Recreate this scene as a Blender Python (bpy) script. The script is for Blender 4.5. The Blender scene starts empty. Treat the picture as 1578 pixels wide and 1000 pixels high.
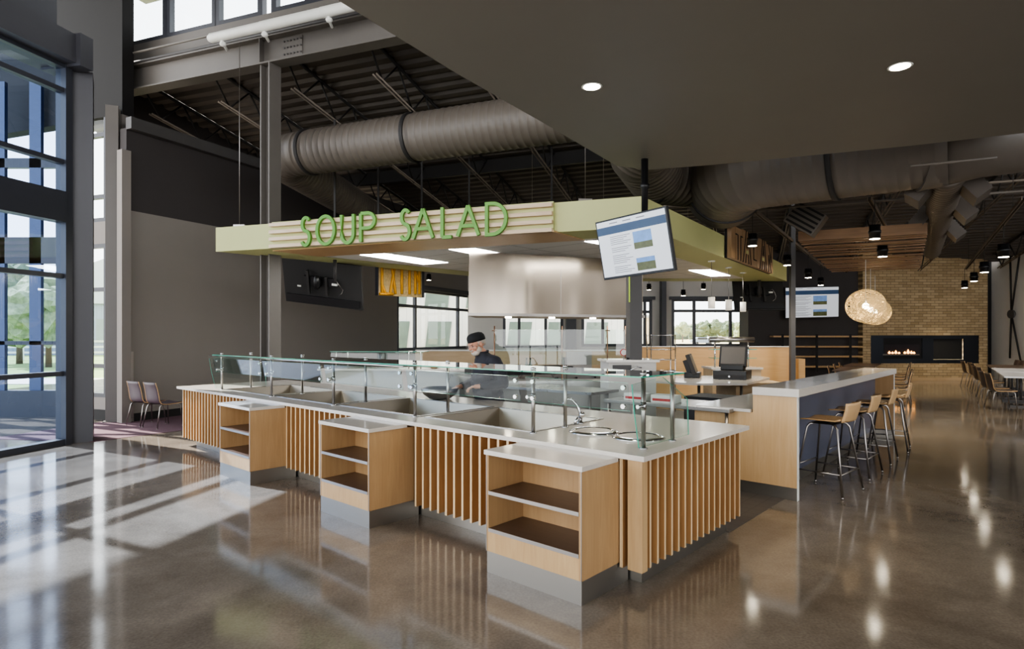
import bpy, bmesh, math, random
from mathutils import Vector, Matrix, noise
random.seed(7)
PI = math.pi
R = math.radians
COL = bpy.context.scene.collection
FOC, HOR, CX, EYE = 930.0, 516.7, 789.0, 1.70

def bp(x, y, z):
    """world point at height z seen at pixel (x, y)"""
    Y = FOC * (EYE - z) / (y - HOR)
    return Vector(((x - CX) * Y / FOC, Y, z))
def bd(x, y, Y):
    """world point at depth Y seen at pixel (x, y)"""
    return Vector(((x - CX) * Y / FOC, Y, EYE - (y - HOR) * Y / FOC))

# ------------------------------------------------------------------ materials
MATS = {}
def nmat(name):
    m = bpy.data.materials.new(name); m.use_nodes = True
    nt = m.node_tree; b = nt.nodes['Principled BSDF']
    return m, nt, b
def nd(nt, typ, **kw):
    n = nt.nodes.new(typ)
    for k, v in kw.items():
        if k.startswith('_'): setattr(n, k[1:], v)
        else: n.inputs[k.replace('__', ' ')].default_value = v
    return n
def srgb(r, g, b):
    f = lambda c: ((c/255+0.055)/1.055)**2.4 if c/255 > .04045 else c/255/12.92
    return (f(r), f(g), f(b), 1)
def plain(name, col, rough=.5, metal=0, noise_amt=.06, scale=6, bump=0, spec=.5, stretch=(1, 1, 1), emit=None, coat=0):
    if name in MATS: return MATS[name]
    m, nt, b = nmat(name)
    tc = nd(nt, 'ShaderNodeTexCoord'); mp = nd(nt, 'ShaderNodeMapping'); mp.inputs['Scale'].default_value = stretch
    ns = nd(nt, 'ShaderNodeTexNoise', Scale=scale, Detail=5.0, Roughness=.6)
    nt.links.new(tc.outputs['Object'], mp.inputs[0]); nt.links.new(mp.outputs[0], ns.inputs['Vector'])
    mx = nd(nt, 'ShaderNodeMix', _data_type='RGBA')
    mx.inputs['A'].default_value = tuple(c*(1-noise_amt*2) for c in col[:3])+(1,)
    mx.inputs['B'].default_value = tuple(min(1, c*(1+noise_amt*2)) for c in col[:3])+(1,)
    nt.links.new(ns.outputs['Fac'], mx.inputs['Factor']); nt.links.new(mx.outputs['Result'], b.inputs['Base Color'])
    b.inputs['Roughness'].default_value = rough; b.inputs['Metallic'].default_value = metal
    b.inputs['Specular IOR Level'].default_value = spec
    if coat: b.inputs['Coat Weight'].default_value = coat; b.inputs['Coat Roughness'].default_value = .08
    if bump:
        bn = nd(nt, 'ShaderNodeBump', Strength=bump, Distance=.01)
        nt.links.new(ns.outputs['Fac'], bn.inputs['Height']); nt.links.new(bn.outputs[0], b.inputs['Normal'])
    if emit:
        b.inputs['Emission Color'].default_value = emit[0]; b.inputs['Emission Strength'].default_value = emit[1]
    MATS[name] = m; return m
def wood(name, c1, c2, rough=.4, axis='z', scale=3.0, coat=.0):
    m, nt, b = nmat(name)
    tc = nd(nt, 'ShaderNodeTexCoord'); mp = nd(nt, 'ShaderNodeMapping')
    s = {'z': (7, 7, .5), 'x': (.5, 7, 7), 'y': (7, .5, 7)}[axis]; mp.inputs['Scale'].default_value = s
    n1 = nd(nt, 'ShaderNodeTexNoise', Scale=scale, Detail=8.0, Roughness=.65, Distortion=1.2)
    nt.links.new(tc.outputs['Object'], mp.inputs[0]); nt.links.new(mp.outputs[0], n1.inputs['Vector'])
    n2 = nd(nt, 'ShaderNodeTexNoise', Scale=1.1, Detail=2.0); nt.links.new(tc.outputs['Object'], n2.inputs['Vector'])
    cr = nd(nt, 'ShaderNodeValToRGB'); cr.color_ramp.elements[0].position = .3; cr.color_ramp.elements[1].position = .7
    cr.color_ramp.elements[0].color = c1; cr.color_ramp.elements[1].color = c2
    ad = nd(nt, 'ShaderNodeMath', _operation='ADD'); mu = nd(nt, 'ShaderNodeMath', _operation='MULTIPLY'); mu.inputs[1].default_value = .5
    nt.links.new(n1.outputs['Fac'], ad.inputs[0]); nt.links.new(n2.outputs['Fac'], ad.inputs[1]); nt.links.new(ad.outputs[0], mu.inputs[0])
    nt.links.new(mu.outputs[0], cr.inputs[0]); nt.links.new(cr.outputs[0], b.inputs['Base Color'])
    b.inputs['Roughness'].default_value = rough
    if coat: b.inputs['Coat Weight'].default_value = coat
    return m
def glass(name, tint=(.93, .97, .96, 1), refl=1.0, ior=1.5, reflcol=(1, 1, 1, 1), mix=None):
    m = bpy.data.materials.new(name); m.use_nodes = True; nt = m.node_tree; nt.nodes.clear()
    o = nd(nt, 'ShaderNodeOutputMaterial'); t = nd(nt, 'ShaderNodeBsdfTransparent'); t.inputs[0].default_value = tint
    g = nd(nt, 'ShaderNodeBsdfGlossy'); g.inputs['Color'].default_value = reflcol; g.inputs['Roughness'].default_value = 0.0
    fr = nd(nt, 'ShaderNodeFresnel', IOR=ior); mx = nd(nt, 'ShaderNodeMixShader')
    mu = nd(nt, 'ShaderNodeMath', _operation='MULTIPLY'); mu.inputs[1].default_value = refl; mu.use_clamp = True
    ge = nd(nt, 'ShaderNodeNewGeometry'); iv = nd(nt, 'ShaderNodeMath', _operation='SUBTRACT'); iv.inputs[0].default_value = 1
    nt.links.new(ge.outputs['Backfacing'], iv.inputs[1]); m2 = nd(nt, 'ShaderNodeMath', _operation='MULTIPLY'); nt.links.new(iv.outputs[0], m2.inputs[1])
    nt.links.new(fr.outputs[0], mu.inputs[0]); nt.links.new(mu.outputs[0], m2.inputs[0]); nt.links.new(m2.outputs[0], mx.inputs[0])
    nt.links.new(t.outputs[0], mx.inputs[1]); nt.links.new(g.outputs[0], mx.inputs[2]); nt.links.new(mx.outputs[0], o.inputs[0])
    return m
def emis(name, col, strength):
    m = bpy.data.materials.new(name); m.use_nodes = True; nt = m.node_tree; nt.nodes.clear()
    o = nd(nt, 'ShaderNodeOutputMaterial'); e = nd(nt, 'ShaderNodeEmission'); e.inputs[0].default_value = col; e.inputs[1].default_value = strength
    nt.links.new(e.outputs[0], o.inputs[0]); return m
def brushed(name, col, rough=.3, stretch=(1, 40, 1), metal=1.0, aniso=0, bump=.05):
    m, nt, b = nmat(name)
    tc = nd(nt, 'ShaderNodeTexCoord'); mp = nd(nt, 'ShaderNodeMapping'); mp.inputs['Scale'].default_value = stretch
    ns = nd(nt, 'ShaderNodeTexNoise', Scale=8.0, Detail=6.0)
    nt.links.new(tc.outputs['Object'], mp.inputs[0]); nt.links.new(mp.outputs[0], ns.inputs['Vector'])
    n2 = nd(nt, 'ShaderNodeTexNoise', Scale=1.3, Detail=3.0); nt.links.new(tc.outputs['Object'], n2.inputs['Vector'])
    mr = nd(nt, 'ShaderNodeMapRange'); mr.inputs['To Min'].default_value = rough*.7; mr.inputs['To Max'].default_value = rough*1.4
    nt.links.new(n2.outputs['Fac'], mr.inputs[0]); nt.links.new(mr.outputs[0], b.inputs['Roughness'])
    b.inputs['Base Color'].default_value = col; b.inputs['Metallic'].default_value = metal
    bn = nd(nt, 'ShaderNodeBump', Strength=bump, Distance=.002); nt.links.new(ns.outputs['Fac'], bn.inputs['Height']); nt.links.new(bn.outputs[0], b.inputs['Normal'])
    return m

def mat_floor():
    m, nt, b = nmat('polished_concrete')
    tc = nd(nt, 'ShaderNodeTexCoord')
    n1 = nd(nt, 'ShaderNodeTexNoise', Scale=.45, Detail=6.0, Roughness=.6, Distortion=.6)
    n2 = nd(nt, 'ShaderNodeTexNoise', Scale=60.0, Detail=3.0)
    n3 = nd(nt, 'ShaderNodeTexNoise', Scale=2.2, Detail=5.0, Roughness=.7)
    for n in (n1, n2, n3): nt.links.new(tc.outputs['Object'], n.inputs['Vector'])
    cr = nd(nt, 'ShaderNodeValToRGB'); e = cr.color_ramp.elements
    e[0].position = .3; e[0].color = srgb(94, 86, 77); e[1].position = .72; e[1].color = srgb(142, 132, 121)
    nt.links.new(n1.outputs['Fac'], cr.inputs[0])
    mx = nd(nt, 'ShaderNodeMix', _data_type='RGBA', _blend_type='OVERLAY'); mx.inputs['Factor'].default_value = .35
    nt.links.new(cr.outputs[0], mx.inputs['A']); nt.links.new(n2.outputs['Fac'], mx.inputs['B'])
    mx2 = nd(nt, 'ShaderNodeMix', _data_type='RGBA', _blend_type='OVERLAY'); mx2.inputs['Factor'].default_value = .45
    nt.links.new(mx.outputs['Result'], mx2.inputs['A']); nt.links.new(n3.outputs['Fac'], mx2.inputs['B'])
    nt.links.new(mx2.outputs['Result'], b.inputs['Base Color'])
    mr = nd(nt, 'ShaderNodeMapRange'); mr.inputs['To Min'].default_value = .05; mr.inputs['To Max'].default_value = .15
    nt.links.new(n3.outputs['Fac'], mr.inputs[0]); nt.links.new(mr.outputs[0], b.inputs['Roughness'])
    b.inputs['Specular IOR Level'].default_value = .75
    bn = nd(nt, 'ShaderNodeBump', Strength=.035, Distance=.02); nt.links.new(n3.outputs['Fac'], bn.inputs['Height']); nt.links.new(bn.outputs[0], b.inputs['Normal'])
    return m
def mat_brick():
    m, nt, b = nmat('tan_brick')
    tc = nd(nt, 'ShaderNodeTexCoord'); sp = nd(nt, 'ShaderNodeSeparateXYZ'); cb = nd(nt, 'ShaderNodeCombineXYZ')
    nt.links.new(tc.outputs['Object'], sp.inputs[0]); nt.links.new(sp.outputs['X'], cb.inputs['X']); nt.links.new(sp.outputs['Z'], cb.inputs['Y'])
    br = nd(nt, 'ShaderNodeTexBrick'); nt.links.new(cb.outputs[0], br.inputs['Vector'])
    br.inputs['Color1'].default_value = srgb(186, 164, 130); br.inputs['Color2'].default_value = srgb(160, 138, 104); br.inputs['Mortar'].default_value = srgb(118, 102, 80)
    br.inputs['Scale'].default_value = 1.0; br.inputs['Mortar Size'].default_value = .008; br.inputs['Brick Width'].default_value = .3; br.inputs['Row Height'].default_value = .1
    nt.links.new(br.outputs['Color'], b.inputs['Base Color']); b.inputs['Roughness'].default_value = .8
    bn = nd(nt, 'ShaderNodeBump', Strength=.4, Distance=.01); nt.links.new(br.outputs['Fac'], bn.inputs['Height']); bn.invert = True; nt.links.new(bn.outputs[0], b.inputs['Normal'])
    return m
def mat_grid(name, base, line, w, hgt, rot=0, size=.02, rough=.7, vert=False, offset=0.0, c2=None):
    m, nt, b = nmat(name)
    tc = nd(nt, 'ShaderNodeTexCoord'); mp = nd(nt, 'ShaderNodeMapping'); mp.inputs['Rotation'].default_value = (R(90) if vert else 0, 0, rot)
    nt.links.new(tc.outputs['Object'], mp.inputs[0])
    br = nd(nt, 'ShaderNodeTexBrick'); br.offset = offset; nt.links.new(mp.outputs[0], br.inputs['Vector'])
    br.inputs['Color1'].default_value = base; br.inputs['Color2'].default_value = c2 or base; br.inputs['Mortar'].default_value = line
    br.inputs['Scale'].default_value = 1; br.inputs['Mortar Size'].default_value = size; br.inputs['Brick Width'].default_value = w; br.inputs['Row Height'].default_value = hgt
    nt.links.new(br.outputs['Color'], b.inputs['Base Color']); b.inputs['Roughness'].default_value = rough
    return m

M = {}
M['floor'] = mat_floor(); M['brick'] = mat_brick()
M['maple'] = wood('maple_veneer', srgb(172, 138, 98), srgb(202, 172, 130), .38)
M['maple_side'] = wood('maple_panel', srgb(160, 126, 88), srgb(188, 156, 116), .4)
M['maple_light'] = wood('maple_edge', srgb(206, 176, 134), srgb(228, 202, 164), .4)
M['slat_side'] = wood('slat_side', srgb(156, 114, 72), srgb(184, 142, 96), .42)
M['slat_back'] = wood('slat_backing', srgb(128, 92, 58), srgb(154, 116, 76), .45)
M['walnut'] = wood('cedar_slats', srgb(98, 72, 48), srgb(146, 112, 78), .5, 'x')
M['signwood'] = wood('pale_sign_wood', srgb(196, 170, 140), srgb(224, 204, 180), .5, 'x')
M['signwood2'] = wood('brown_sign_wood', srgb(140, 112, 84), srgb(172, 142, 110), .5, 'z')
M['ply'] = wood('bent_plywood', srgb(190, 152, 106), srgb(214, 182, 140), .35, 'z')
M['shelf_in'] = wood('dark_shelf', srgb(84, 64, 52), srgb(104, 82, 68), .35, 'x')
M['quartz'] = plain('white_quartz', srgb(206, 200, 192), .12, 0, .03, 30, 0, .6)
M['steel'] = brushed('brushed_steel', srgb(168, 166, 164), .28)
M['steel_dark'] = brushed('steel_kick', srgb(160, 156, 150), .38, (1, 1, 40))
M['steel_well'] = brushed('steel_well', srgb(164, 156, 144), .36, (30, 1, 1))
M['hood'] = brushed('hood_steel', srgb(160, 150, 138), .2, (.16, 1, .01), bump=1.0)
for n_ in M['hood'].node_tree.nodes:
    if n_.type == 'BUMP': n_.inputs['Distance'].default_value = .10
    if n_.type == 'TEX_NOISE': n_.inputs['Detail'].default_value = 0.6
M['chrome'] = plain('chrome', srgb(205, 205, 208), .12, 1, .01)
M['chrome_dull'] = plain('satin_chrome', srgb(165, 160, 156), .3, 1, .02)
M['green'] = plain('pale_green_paint', srgb(192, 194, 140), .6, 0, .02, 3)
M['signgreen'] = plain('sign_green', srgb(96, 150, 58), .45, 0, .03)
M['gray'] = plain('warm_gray_wall', srgb(134, 128, 123), .75, 0, .02, 2)
M['darkgray'] = plain('dark_gray_wall', srgb(62, 58, 58), .75, 0, .03, 2)
M['soffit'] = plain('soffit_paint', srgb(122, 118, 112), .55, 0, .02, 2)
M['offwhite'] = plain('offwhite_wall', srgb(206, 202, 196), .7, 0, .02, 2)
M['steelpaint'] = plain('dark_steel_paint', srgb(74, 72, 72), .5, 0, .05, 3)
M['beampaint'] = plain('beam_gray_paint', srgb(98, 94, 90), .5, 0, .04, 3)
M['deck'] = plain('deck_paint', srgb(80, 74, 69), .6, 0, .05, 2)
M['joist'] = plain('joist_dark', srgb(38, 36, 36), .6, 0, .05, 3)
M['jchord'] = plain('joist_chord', srgb(120, 110, 100), .5, 0, .05, 3)
M['duct'] = plain('duct_paint', srgb(98, 91, 84), .45, 0, .06, 2)
M['duct_seam'] = plain('duct_seam', srgb(40, 38, 38), .6)
M['frame'] = plain('window_frame', srgb(52, 54, 62), .4, 0, .04)
M['box'] = plain('vestibule_cladding', srgb(66, 66, 72), .45, 0, .04, 3)
M['black'] = plain('black_plastic', srgb(26, 26, 28), .35)
M['blackmat'] = plain('black_matte', srgb(30, 29, 29), .7)
M['white'] = plain('white_plastic', srgb(220, 220, 216), .4)
M['wht_table'] = plain('white_laminate', srgb(214, 216, 224), .25)
M['brn_table'] = plain('brown_laminate', srgb(88, 70, 58), .3)
M['chairbrown'] = wood('chair_shell_brown', srgb(60, 50, 46), srgb(84, 70, 62), .4)
M['chairpurple'] = plain('chair_shell_plum', srgb(78, 68, 76), .4, 0, .05)
M['carpet'] = plain('plum_carpet', srgb(98, 72, 82), .95, 0, .2, 90)
M['kfloor'] = mat_grid('kitchen_quarry_tile', srgb(84, 80, 78), srgb(66, 62, 60), .15, .15, 0, .004, .5)
M['blue'] = plain('blue_gray_panel', srgb(92, 96, 114), .3, 0, .08, 1.5)
M['tile'] = mat_grid('acoustic_tile', srgb(236, 234, 230), srgb(180, 178, 172), 1.22, .61, R(42), .012)
M['stone'] = wood('tan_stone_tile', srgb(176, 148, 112), srgb(206, 182, 150), .5, 'x', 2)
M['kwood'] = wood('honey_partition', srgb(174, 134, 84), srgb(196, 158, 108), .4, 'x', 2)
M['glass'] = glass('clear_guard_glass', (.90, .955, .94, 1), 1.6)
M['glassedge'] = plain('glass_edge_glow', srgb(60, 150, 128), .1, 0, .02, emit=(srgb(60, 160, 130), .12))  # green edge glow set as faint emission; the glass is no lamp
M['winglass'] = glass('window_glass', (.96, .98, .98, 1), .7)
M['blueglass'] = glass('vestibule_glass', (.74, .83, .97, 1), 1.5, 1.6, (.75, .85, 1, 1))
M['post_skytint'] = plain('post_sky_reflection', srgb(66, 82, 116), .3)  # sky reflection of the entrance glass, painted in as the post colour
M['osb'] = plain('osb_board', srgb(184, 160, 112), .8, 0, .35, 18)
M['yellow'] = plain('golden_letters', srgb(216, 156, 44), .5)
M['grass'] = plain('grass', srgb(128, 150, 84), .95, 0, .25, 1.5)
M['paving'] = plain('concrete_walk', srgb(200, 194, 184), .9, 0, .06, 2)
M['drygrass'] = plain('dry_field', srgb(196, 180, 140), .95, 0, .15, .3)
M['leaf'] = plain('tree_leaves', srgb(96, 108, 84), .9, 0, .4, 4)
M['leaf2'] = plain('tree_leaves_light', srgb(136, 146, 112), .9, 0, .4, 4)
M['bark'] = plain('bark', srgb(100, 84, 70), .9)
M['hill'] = plain('hill_scrub', srgb(158, 152, 128), .95, 0, .3, .08)
M['bldtan'] = plain('tan_masonry', srgb(206, 184, 150), .9, 0, .05, 1)
M['bldwhite'] = mat_grid('white_metal_siding', srgb(226, 224, 220), srgb(196, 196, 196), .4, 4.0, 0, .015, .5, True)
M['bldgray'] = mat_grid('gray_metal_siding', srgb(128, 138, 152), srgb(104, 112, 126), .4, 6.0, 0, .02, .5, True)
M['bldglass'] = plain('building_window', srgb(112, 126, 118), .2, 0, .2, 1)
M['roofmetal'] = plain('roof_metal', srgb(176, 178, 180), .5)
M['skin'] = plain('skin', srgb(204, 150, 126), .5, 0, .08, 20)
M['jacket'] = plain('black_chef_cloth', srgb(42, 42, 50), .8, 0, .12, 25)
M['beard'] = plain('grey_beard', srgb(196, 186, 174), .9, 0, .2, 60, .6)
M['cap'] = plain('black_cap_cloth', srgb(26, 26, 28), .85, 0, .1, 30)
M['lamp'] = emis('warm_lamp', (1, .88, .68, 1), 45)
M['bulb'] = emis('bulb', (1, .82, .55, 1), 30)
M['panel'] = emis('troffer_light', (1, .98, .93, 1), 30)
M['flame'] = emis('flame', (1, .42, .1, 1), 7)
M['fireglow'] = plain('firebox', srgb(40, 36, 42), .3)
M['wicker'] = plain('woven_fibre', srgb(226, 202, 150), .7, 0, .15, 30, emit=((1, .75, .4, 1), .12))
M['shade'] = plain('frosted_shade', srgb(236, 230, 216), .5, emit=((1, .9, .75, 1), .35))
M['red'] = plain('red_print', srgb(176, 40, 44), .5)
M['screen_w'] = plain('screen_page', srgb(214, 218, 222), .15, 0, .01, emit=((.85, .9, 1, 1), .33))
M['screen_b'] = plain('screen_navy', srgb(40, 62, 92), .15, emit=((.1, .2, .4, 1), .12))
M['screen_sky'] = plain('screen_sky_picture', srgb(110, 150, 206), .15, 0, .25, 8, emit=((.3, .45, .8, 1), .2))
M['screen_land'] = plain('screen_land_picture', srgb(96, 100, 66), .15, 0, .3, 14, emit=((.2, .22, .1, 1), .1))
M['screen_t'] = plain('screen_text', srgb(120, 122, 128), .15)
M['tubewhite'] = plain('white_fixture', srgb(214, 214, 210), .35, emit=((1, 1, 1, 1), .05))
M['slot'] = plain('dark_slot', srgb(24, 22, 22), .8)

# ------------------------------------------------------------------ geometry helpers
class MB:
    def __init__(s): s.bm = bmesh.new(); s.mi = 0
    def box(s, a, b, mtx=None, mi=None):
        x0, y0, z0 = a; x1, y1, z1 = b
        P = [(x0, y0, z0), (x1, y0, z0), (x1, y1, z0), (x0, y1, z0), (x0, y0, z1), (x1, y0, z1), (x1, y1, z1), (x0, y1, z1)]
        if mtx is not None: P = [mtx @ Vector(p) for p in P]
        v = [s.bm.verts.new(p) for p in P]
        for k, f in enumerate(((0, 3, 2, 1), (4, 5, 6, 7), (0, 1, 5, 4), (1, 2, 6, 5), (2, 3, 7, 6), (3, 0, 4, 7))):
            fc = s.bm.faces.new([v[i] for i in f])
            if mi: fc.material_index = mi[k]
        return s
    def prism(s, pts, z0, z1, mtx=None, side_mi=0):
        n = len(pts)
        lo = [Vector((p[0], p[1], z0)) for p in pts]; hi = [Vector((p[0], p[1], z1)) for p in pts]
        if mtx is not None: lo = [mtx @ p for p in lo]; hi = [mtx @ p for p in hi]
        a = [s.bm.verts.new(p) for p in lo]; b = [s.bm.verts.new(p) for p in hi]
        s.bm.faces.new(a[::-1]); s.bm.faces.new(b)
        for i in range(n):
            f = s.bm.faces.new((a[i], a[(i+1) % n], b[(i+1) % n], b[i])); f.material_index = side_mi
        return s
    def tube(s, path, r, n=10, cap=True, closed=False):
        path = [Vector(p) for p in path]; m = len(path)
        rs = r if isinstance(r, (list, tuple)) else [r]*m
        t0 = (path[1]-path[0]).normalized()
        up = Vector((0, 0, 1)) if abs(t0.z) < .9 else Vector((1, 0, 0))
        nrm = (up - t0*up.dot(t0)).normalized(); rings = []
        for i in range(m):
            if closed: t = (path[(i+1) % m]-path[i-1]).normalized()
            elif i == 0: t = t0
            elif i == m-1: t = (path[i]-path[i-1]).normalized()
            else: t = ((path[i+1]-path[i]).normalized()+(path[i]-path[i-1]).normalized()).normalized()
            nrm = (nrm - t*nrm.dot(t)).normalized(); bn = t.cross(nrm)
            rings.append([s.bm.verts.new(path[i]+(nrm*math.cos(2*PI*k/n)+bn*math.sin(2*PI*k/n))*rs[i]) for k in range(n)])
        for i in range(m if closed else m-1):
            A, B = rings[i], rings[(i+1) % m]
            for k in range(n): 
                f = s.bm.faces.new((A[k], A[(k+1) % n], B[(k+1) % n], B[k])); f.smooth = True
        if cap and not closed: s.bm.faces.new(rings[0][::-1]); s.bm.faces.new(rings[-1])
        return s
    def lathe(s, prof, n=24, c=(0, 0, 0), mtx=None, arc=1.0):
        rings = []
        for r, z in prof:
            ring = []
            for k in range(n):
                p = Vector((c[0]+r*math.cos(2*PI*k/n), c[1]+r*math.sin(2*PI*k/n), c[2]+z))
                if mtx is not None: p = mtx @ p
                ring.append(s.bm.verts.new(p))
            rings.append(ring)
        for i in range(len(prof)-1):
            for k in range(n):
                f = s.bm.faces.new((rings[i][k], rings[i][(k+1) % n], rings[i+1][(k+1) % n], rings[i+1][k])); f.smooth = True
        if prof[0][0] > 1e-4: s.bm.faces.new(rings[0][::-1])
        if prof[-1][0] > 1e-4: s.bm.faces.new(rings[-1])
        return s
    def ball(s, c, r, sc=(1, 1, 1), n=16, mtx=None):
        m = Matrix.Translation(c) @ Matrix.Diagonal((r*sc[0], r*sc[1], r*sc[2], 1))
        if mtx is not None: m = mtx @ m
        g = bmesh.ops.create_uvsphere(s.bm, u_segments=n, v_segments=max(6, n//2+2), radius=1, matrix=m)
        for v in g['verts']:
            for f in v.link_faces: f.smooth = True
        return s
    def grid(s, fn, nu, nv, thick=0):
        top = [[s.bm.verts.new(fn(i/nu, j/nv)) for j in range(nv+1)] for i in range(nu+1)]
        fs = []
        for i in range(nu):
            for j in range(nv):
                f = s.bm.faces.new((top[i][j], top[i+1][j], top[i+1][j+1], top[i][j+1])); f.smooth = True; fs.append(f)
        if thick:
            s.bm.normal_update()
            bmesh.ops.solidify(s.bm, geom=fs, thickness=thick)
        return s
    def quad(s, p, mi=0):
        f = s.bm.faces.new([s.bm.verts.new(Vector(q)) for q in p]); f.material_index = mi; return s
    def obj(s, name, mats, parent=None, loc=(0, 0, 0), rz=0, bevel=0, fixn=True):
        if fixn: bmesh.ops.recalc_face_normals(s.bm, faces=s.bm.faces)
        me = bpy.data.meshes.new(name); s.bm.to_mesh(me); s.bm.free()
        o = bpy.data.objects.new(name, me); COL.objects.link(o)
        for m in (mats if isinstance(mats, (list, tuple)) else [mats]): me.materials.append(M[m] if isinstance(m, str) else m)
        o.location = loc; o.rotation_euler = (0, 0, rz)
        if parent: o.parent = parent
        if bevel:
            b = o.modifiers.new('b', 'BEVEL'); b.width = bevel; b.segments = 2; b.limit_method = 'ANGLE'
        return o
def tag(o, label, cat, group=None, kind=None):
    o['label'] = label; o['category'] = cat
    if group: o['group'] = group
    if kind: o['kind'] = kind
    return o
def thing(name, label, cat, loc=(0, 0, 0), rz=0, group=None):
    o = bpy.data.objects.new(name, None); COL.objects.link(o); o.empty_display_size = .1
    o.location = loc; o.rotation_euler = (0, 0, rz); return tag(o, label, cat, group)
def struct(o):
    o['kind'] = 'structure'; return o
def dup(root, loc, rz, label=None):
    def cp(o, par):
        c = o.copy(); COL.objects.link(c); c.parent = par
        for k in list(o.children): cp(k, c)
        return c
    r = cp(root, None); r.location = loc; r.rotation_euler = (0, 0, rz)
    if label: r['label'] = label
    return r

IYAW = .731
IO = Vector((.437, 3.78, 0)); IXA = Vector((math.cos(IYAW), -math.sin(IYAW), 0)); IYA = Vector((math.sin(IYAW), math.cos(IYAW), 0))
def I(a, b, z=0):                       # island frame: a runs along the counter away from its near corner, b into the kitchen
    return IO - IXA*a + IYA*b + Vector((0, 0, z))
IRZ = -IYAW
BYAW = R(20.6)
BX = Vector((math.cos(BYAW), -math.sin(BYAW), 0)); BY = Vector((math.sin(BYAW), math.cos(BYAW), 0)); BRZ = -BYAW
def B(p, q, z=0): return BX*p + BY*q + Vector((0, 0, z))

# ================================================================== SETTING
MB().box((-16, -8, -.12), (24, 26, 0)).obj('floor', 'floor')['kind'] = 'structure'
# plum carpet by the grey wall
c = [bp(141, 681, 0), bp(283, 663, 0), Vector((-2.6, 15.6, 0)), Vector((-1.9, 23.4, 0)), Vector((-7.6, 11.9, 0)), Vector((-8.0, 12.0, 0)), Vector((-8.6, 9.9, 0))]
MB().prism([(p.x, p.y) for p in c], .0005, .006).obj('floor_carpet', 'carpet')['kind'] = 'structure'
MB().prism([(-7.9, 2.02), (.12, 2.02), (.12, 3.5), (-.2, 3.5), (-.2, 9.6), (-7.9, 9.6)], .0005, .004).obj('floor_kitchen', 'kfloor', loc=IO, rz=IRZ)['kind'] = 'structure'
MB().box((-30, -8, -.2), (-8.2, 60, -.13)).obj('floor_outdoor_walk', 'paving')['kind'] = 'structure'

def wall(name, p0, p1, z0, z1, t, mat, side=1, holes=()):
    """wall from p0 to p1; holes = [(s0, s1, z0, z1)]"""
    p0 = Vector((p0[0], p0[1], 0)); p1 = Vector((p1[0], p1[1], 0)); L = (p1-p0).length; d = (p1-p0)/L
    rz = math.atan2(d.y, d.x); mb = MB(); xs = sorted({0, L} | {h[0] for h in holes} | {h[1] for h in holes})
    for a, b_ in zip(xs, xs[1:]):
        hs = [h for h in holes if h[0] <= a+1e-5 and h[1] >= b_-1e-5]
        zs = [(z0, z1)]
        for h in hs:
            zs = [w for lo, hi in zs for w in ((lo, min(hi, h[2])), (max(lo, h[3]), hi)) if w[1]-w[0] > 1e-4]
        for lo, hi in zs: mb.box((a, 0, lo), (b_, t*side, hi))
    o = mb.obj(name, mat, loc=(p0.x, p0.y, 0), rz=rz); o['kind'] = 'structure'; return o, rz, L
def window(idx, p0, rz, s0, s1, z0, z1, vs, hs, fr=.06, depth=.1, gl='winglass', frm='frame', y=.05):
    mb = MB()
    mb.box((s0, y-depth/2, z0), (s0+fr, y+depth/2, z1)).box((s1-fr, y-depth/2, z0), (s1, y+depth/2, z1))
    mb.box((s0+fr, y-depth/2, z0), (s1-fr, y+depth/2, z0+fr)).box((s0+fr, y-depth/2, z1-fr), (s1-fr, y+depth/2, z1))
    for v in vs: mb.box((v-fr/2, y-depth/2, z0+fr), (v+fr/2, y+depth/2, z1-fr))
    for h in hs: mb.box((s0+fr, y-depth/2+.005, h-fr/2), (s1-fr, y+depth/2-.005, h+fr/2))
    o = mb.obj('window_%d' % idx, frm, loc=(p0[0], p0[1], 0), rz=rz); o['kind'] = 'structure'
    g = MB().box((s0+fr*.5, y-.006, z0+fr*.5), (s1-fr*.5, y+.006, z1-fr*.5)).obj('window_pane', gl, o)
    return o
def along(p0, p1, px):
    """distance along the plan line p0-p1 at which it crosses pixel column px"""
    k = (px-CX)/FOC; d = (Vector(p1)-Vector(p0)); L = d.length; d /= L
    return (p0[0]-k*p0[1])/(k*d.y-d.x)
def zat(p0, p1, px, py):
    s = along(p0, p1, px); d = (Vector(p1)-Vector(p0)).normalized(); Y = p0[1]+d.y*s
    return EYE-(py-HOR)*Y/FOC

# grey wall, left, running back, then the window part of it
G0 = (-7.52, 11.77); G1 = (-1.75, 23.9)
s_w0 = along(G0, G1, 612); s_w1 = along(G0, G1, 741)
zs = zat(G0, G1, 612, 541); zt = zat(G0, G1, 650, 446)
o, rz, L = wall('wall_left', G0, G1, 0, 4.15, .2, 'gray', 1, [(s_w0, s_w1-.05, zs, zt)])
wall('wall_left_upper', G0, G1, 4.15, 5.75, .2, 'darkgray', 1)
wall('wall_left_top', (-8.85, 13.3), (-2.9, 25.5), 4.6, 8.2, .22, 'darkgray', 1)
mb = MB().box((0, -.15, 5.72), (L, .02, 5.95)).obj('trim_1', 'steelpaint', loc=(G0[0], G0[1], 0), rz=rz); mb['kind'] = 'structure'
mb = MB().box((.15, -.015, 0), (L, 0, .16)).obj('baseboard_left', 'blackmat', loc=(G0[0], G0[1], 0), rz=rz); mb['kind'] = 'structure'
window(1, G0, rz, s_w0, s_w1-.05, zs, zt, [along(G0, G1, 641), along(G0, G1, 707)], [zat(G0, G1, 612, 470)], .1)
mb = MB().box((s_w0, -.12, zt-.02), (s_w1, -.01, zt+.14)).obj('trim_2', 'frame', loc=(G0[0], G0[1], 0), rz=rz); mb['kind'] = 'structure'
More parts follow.
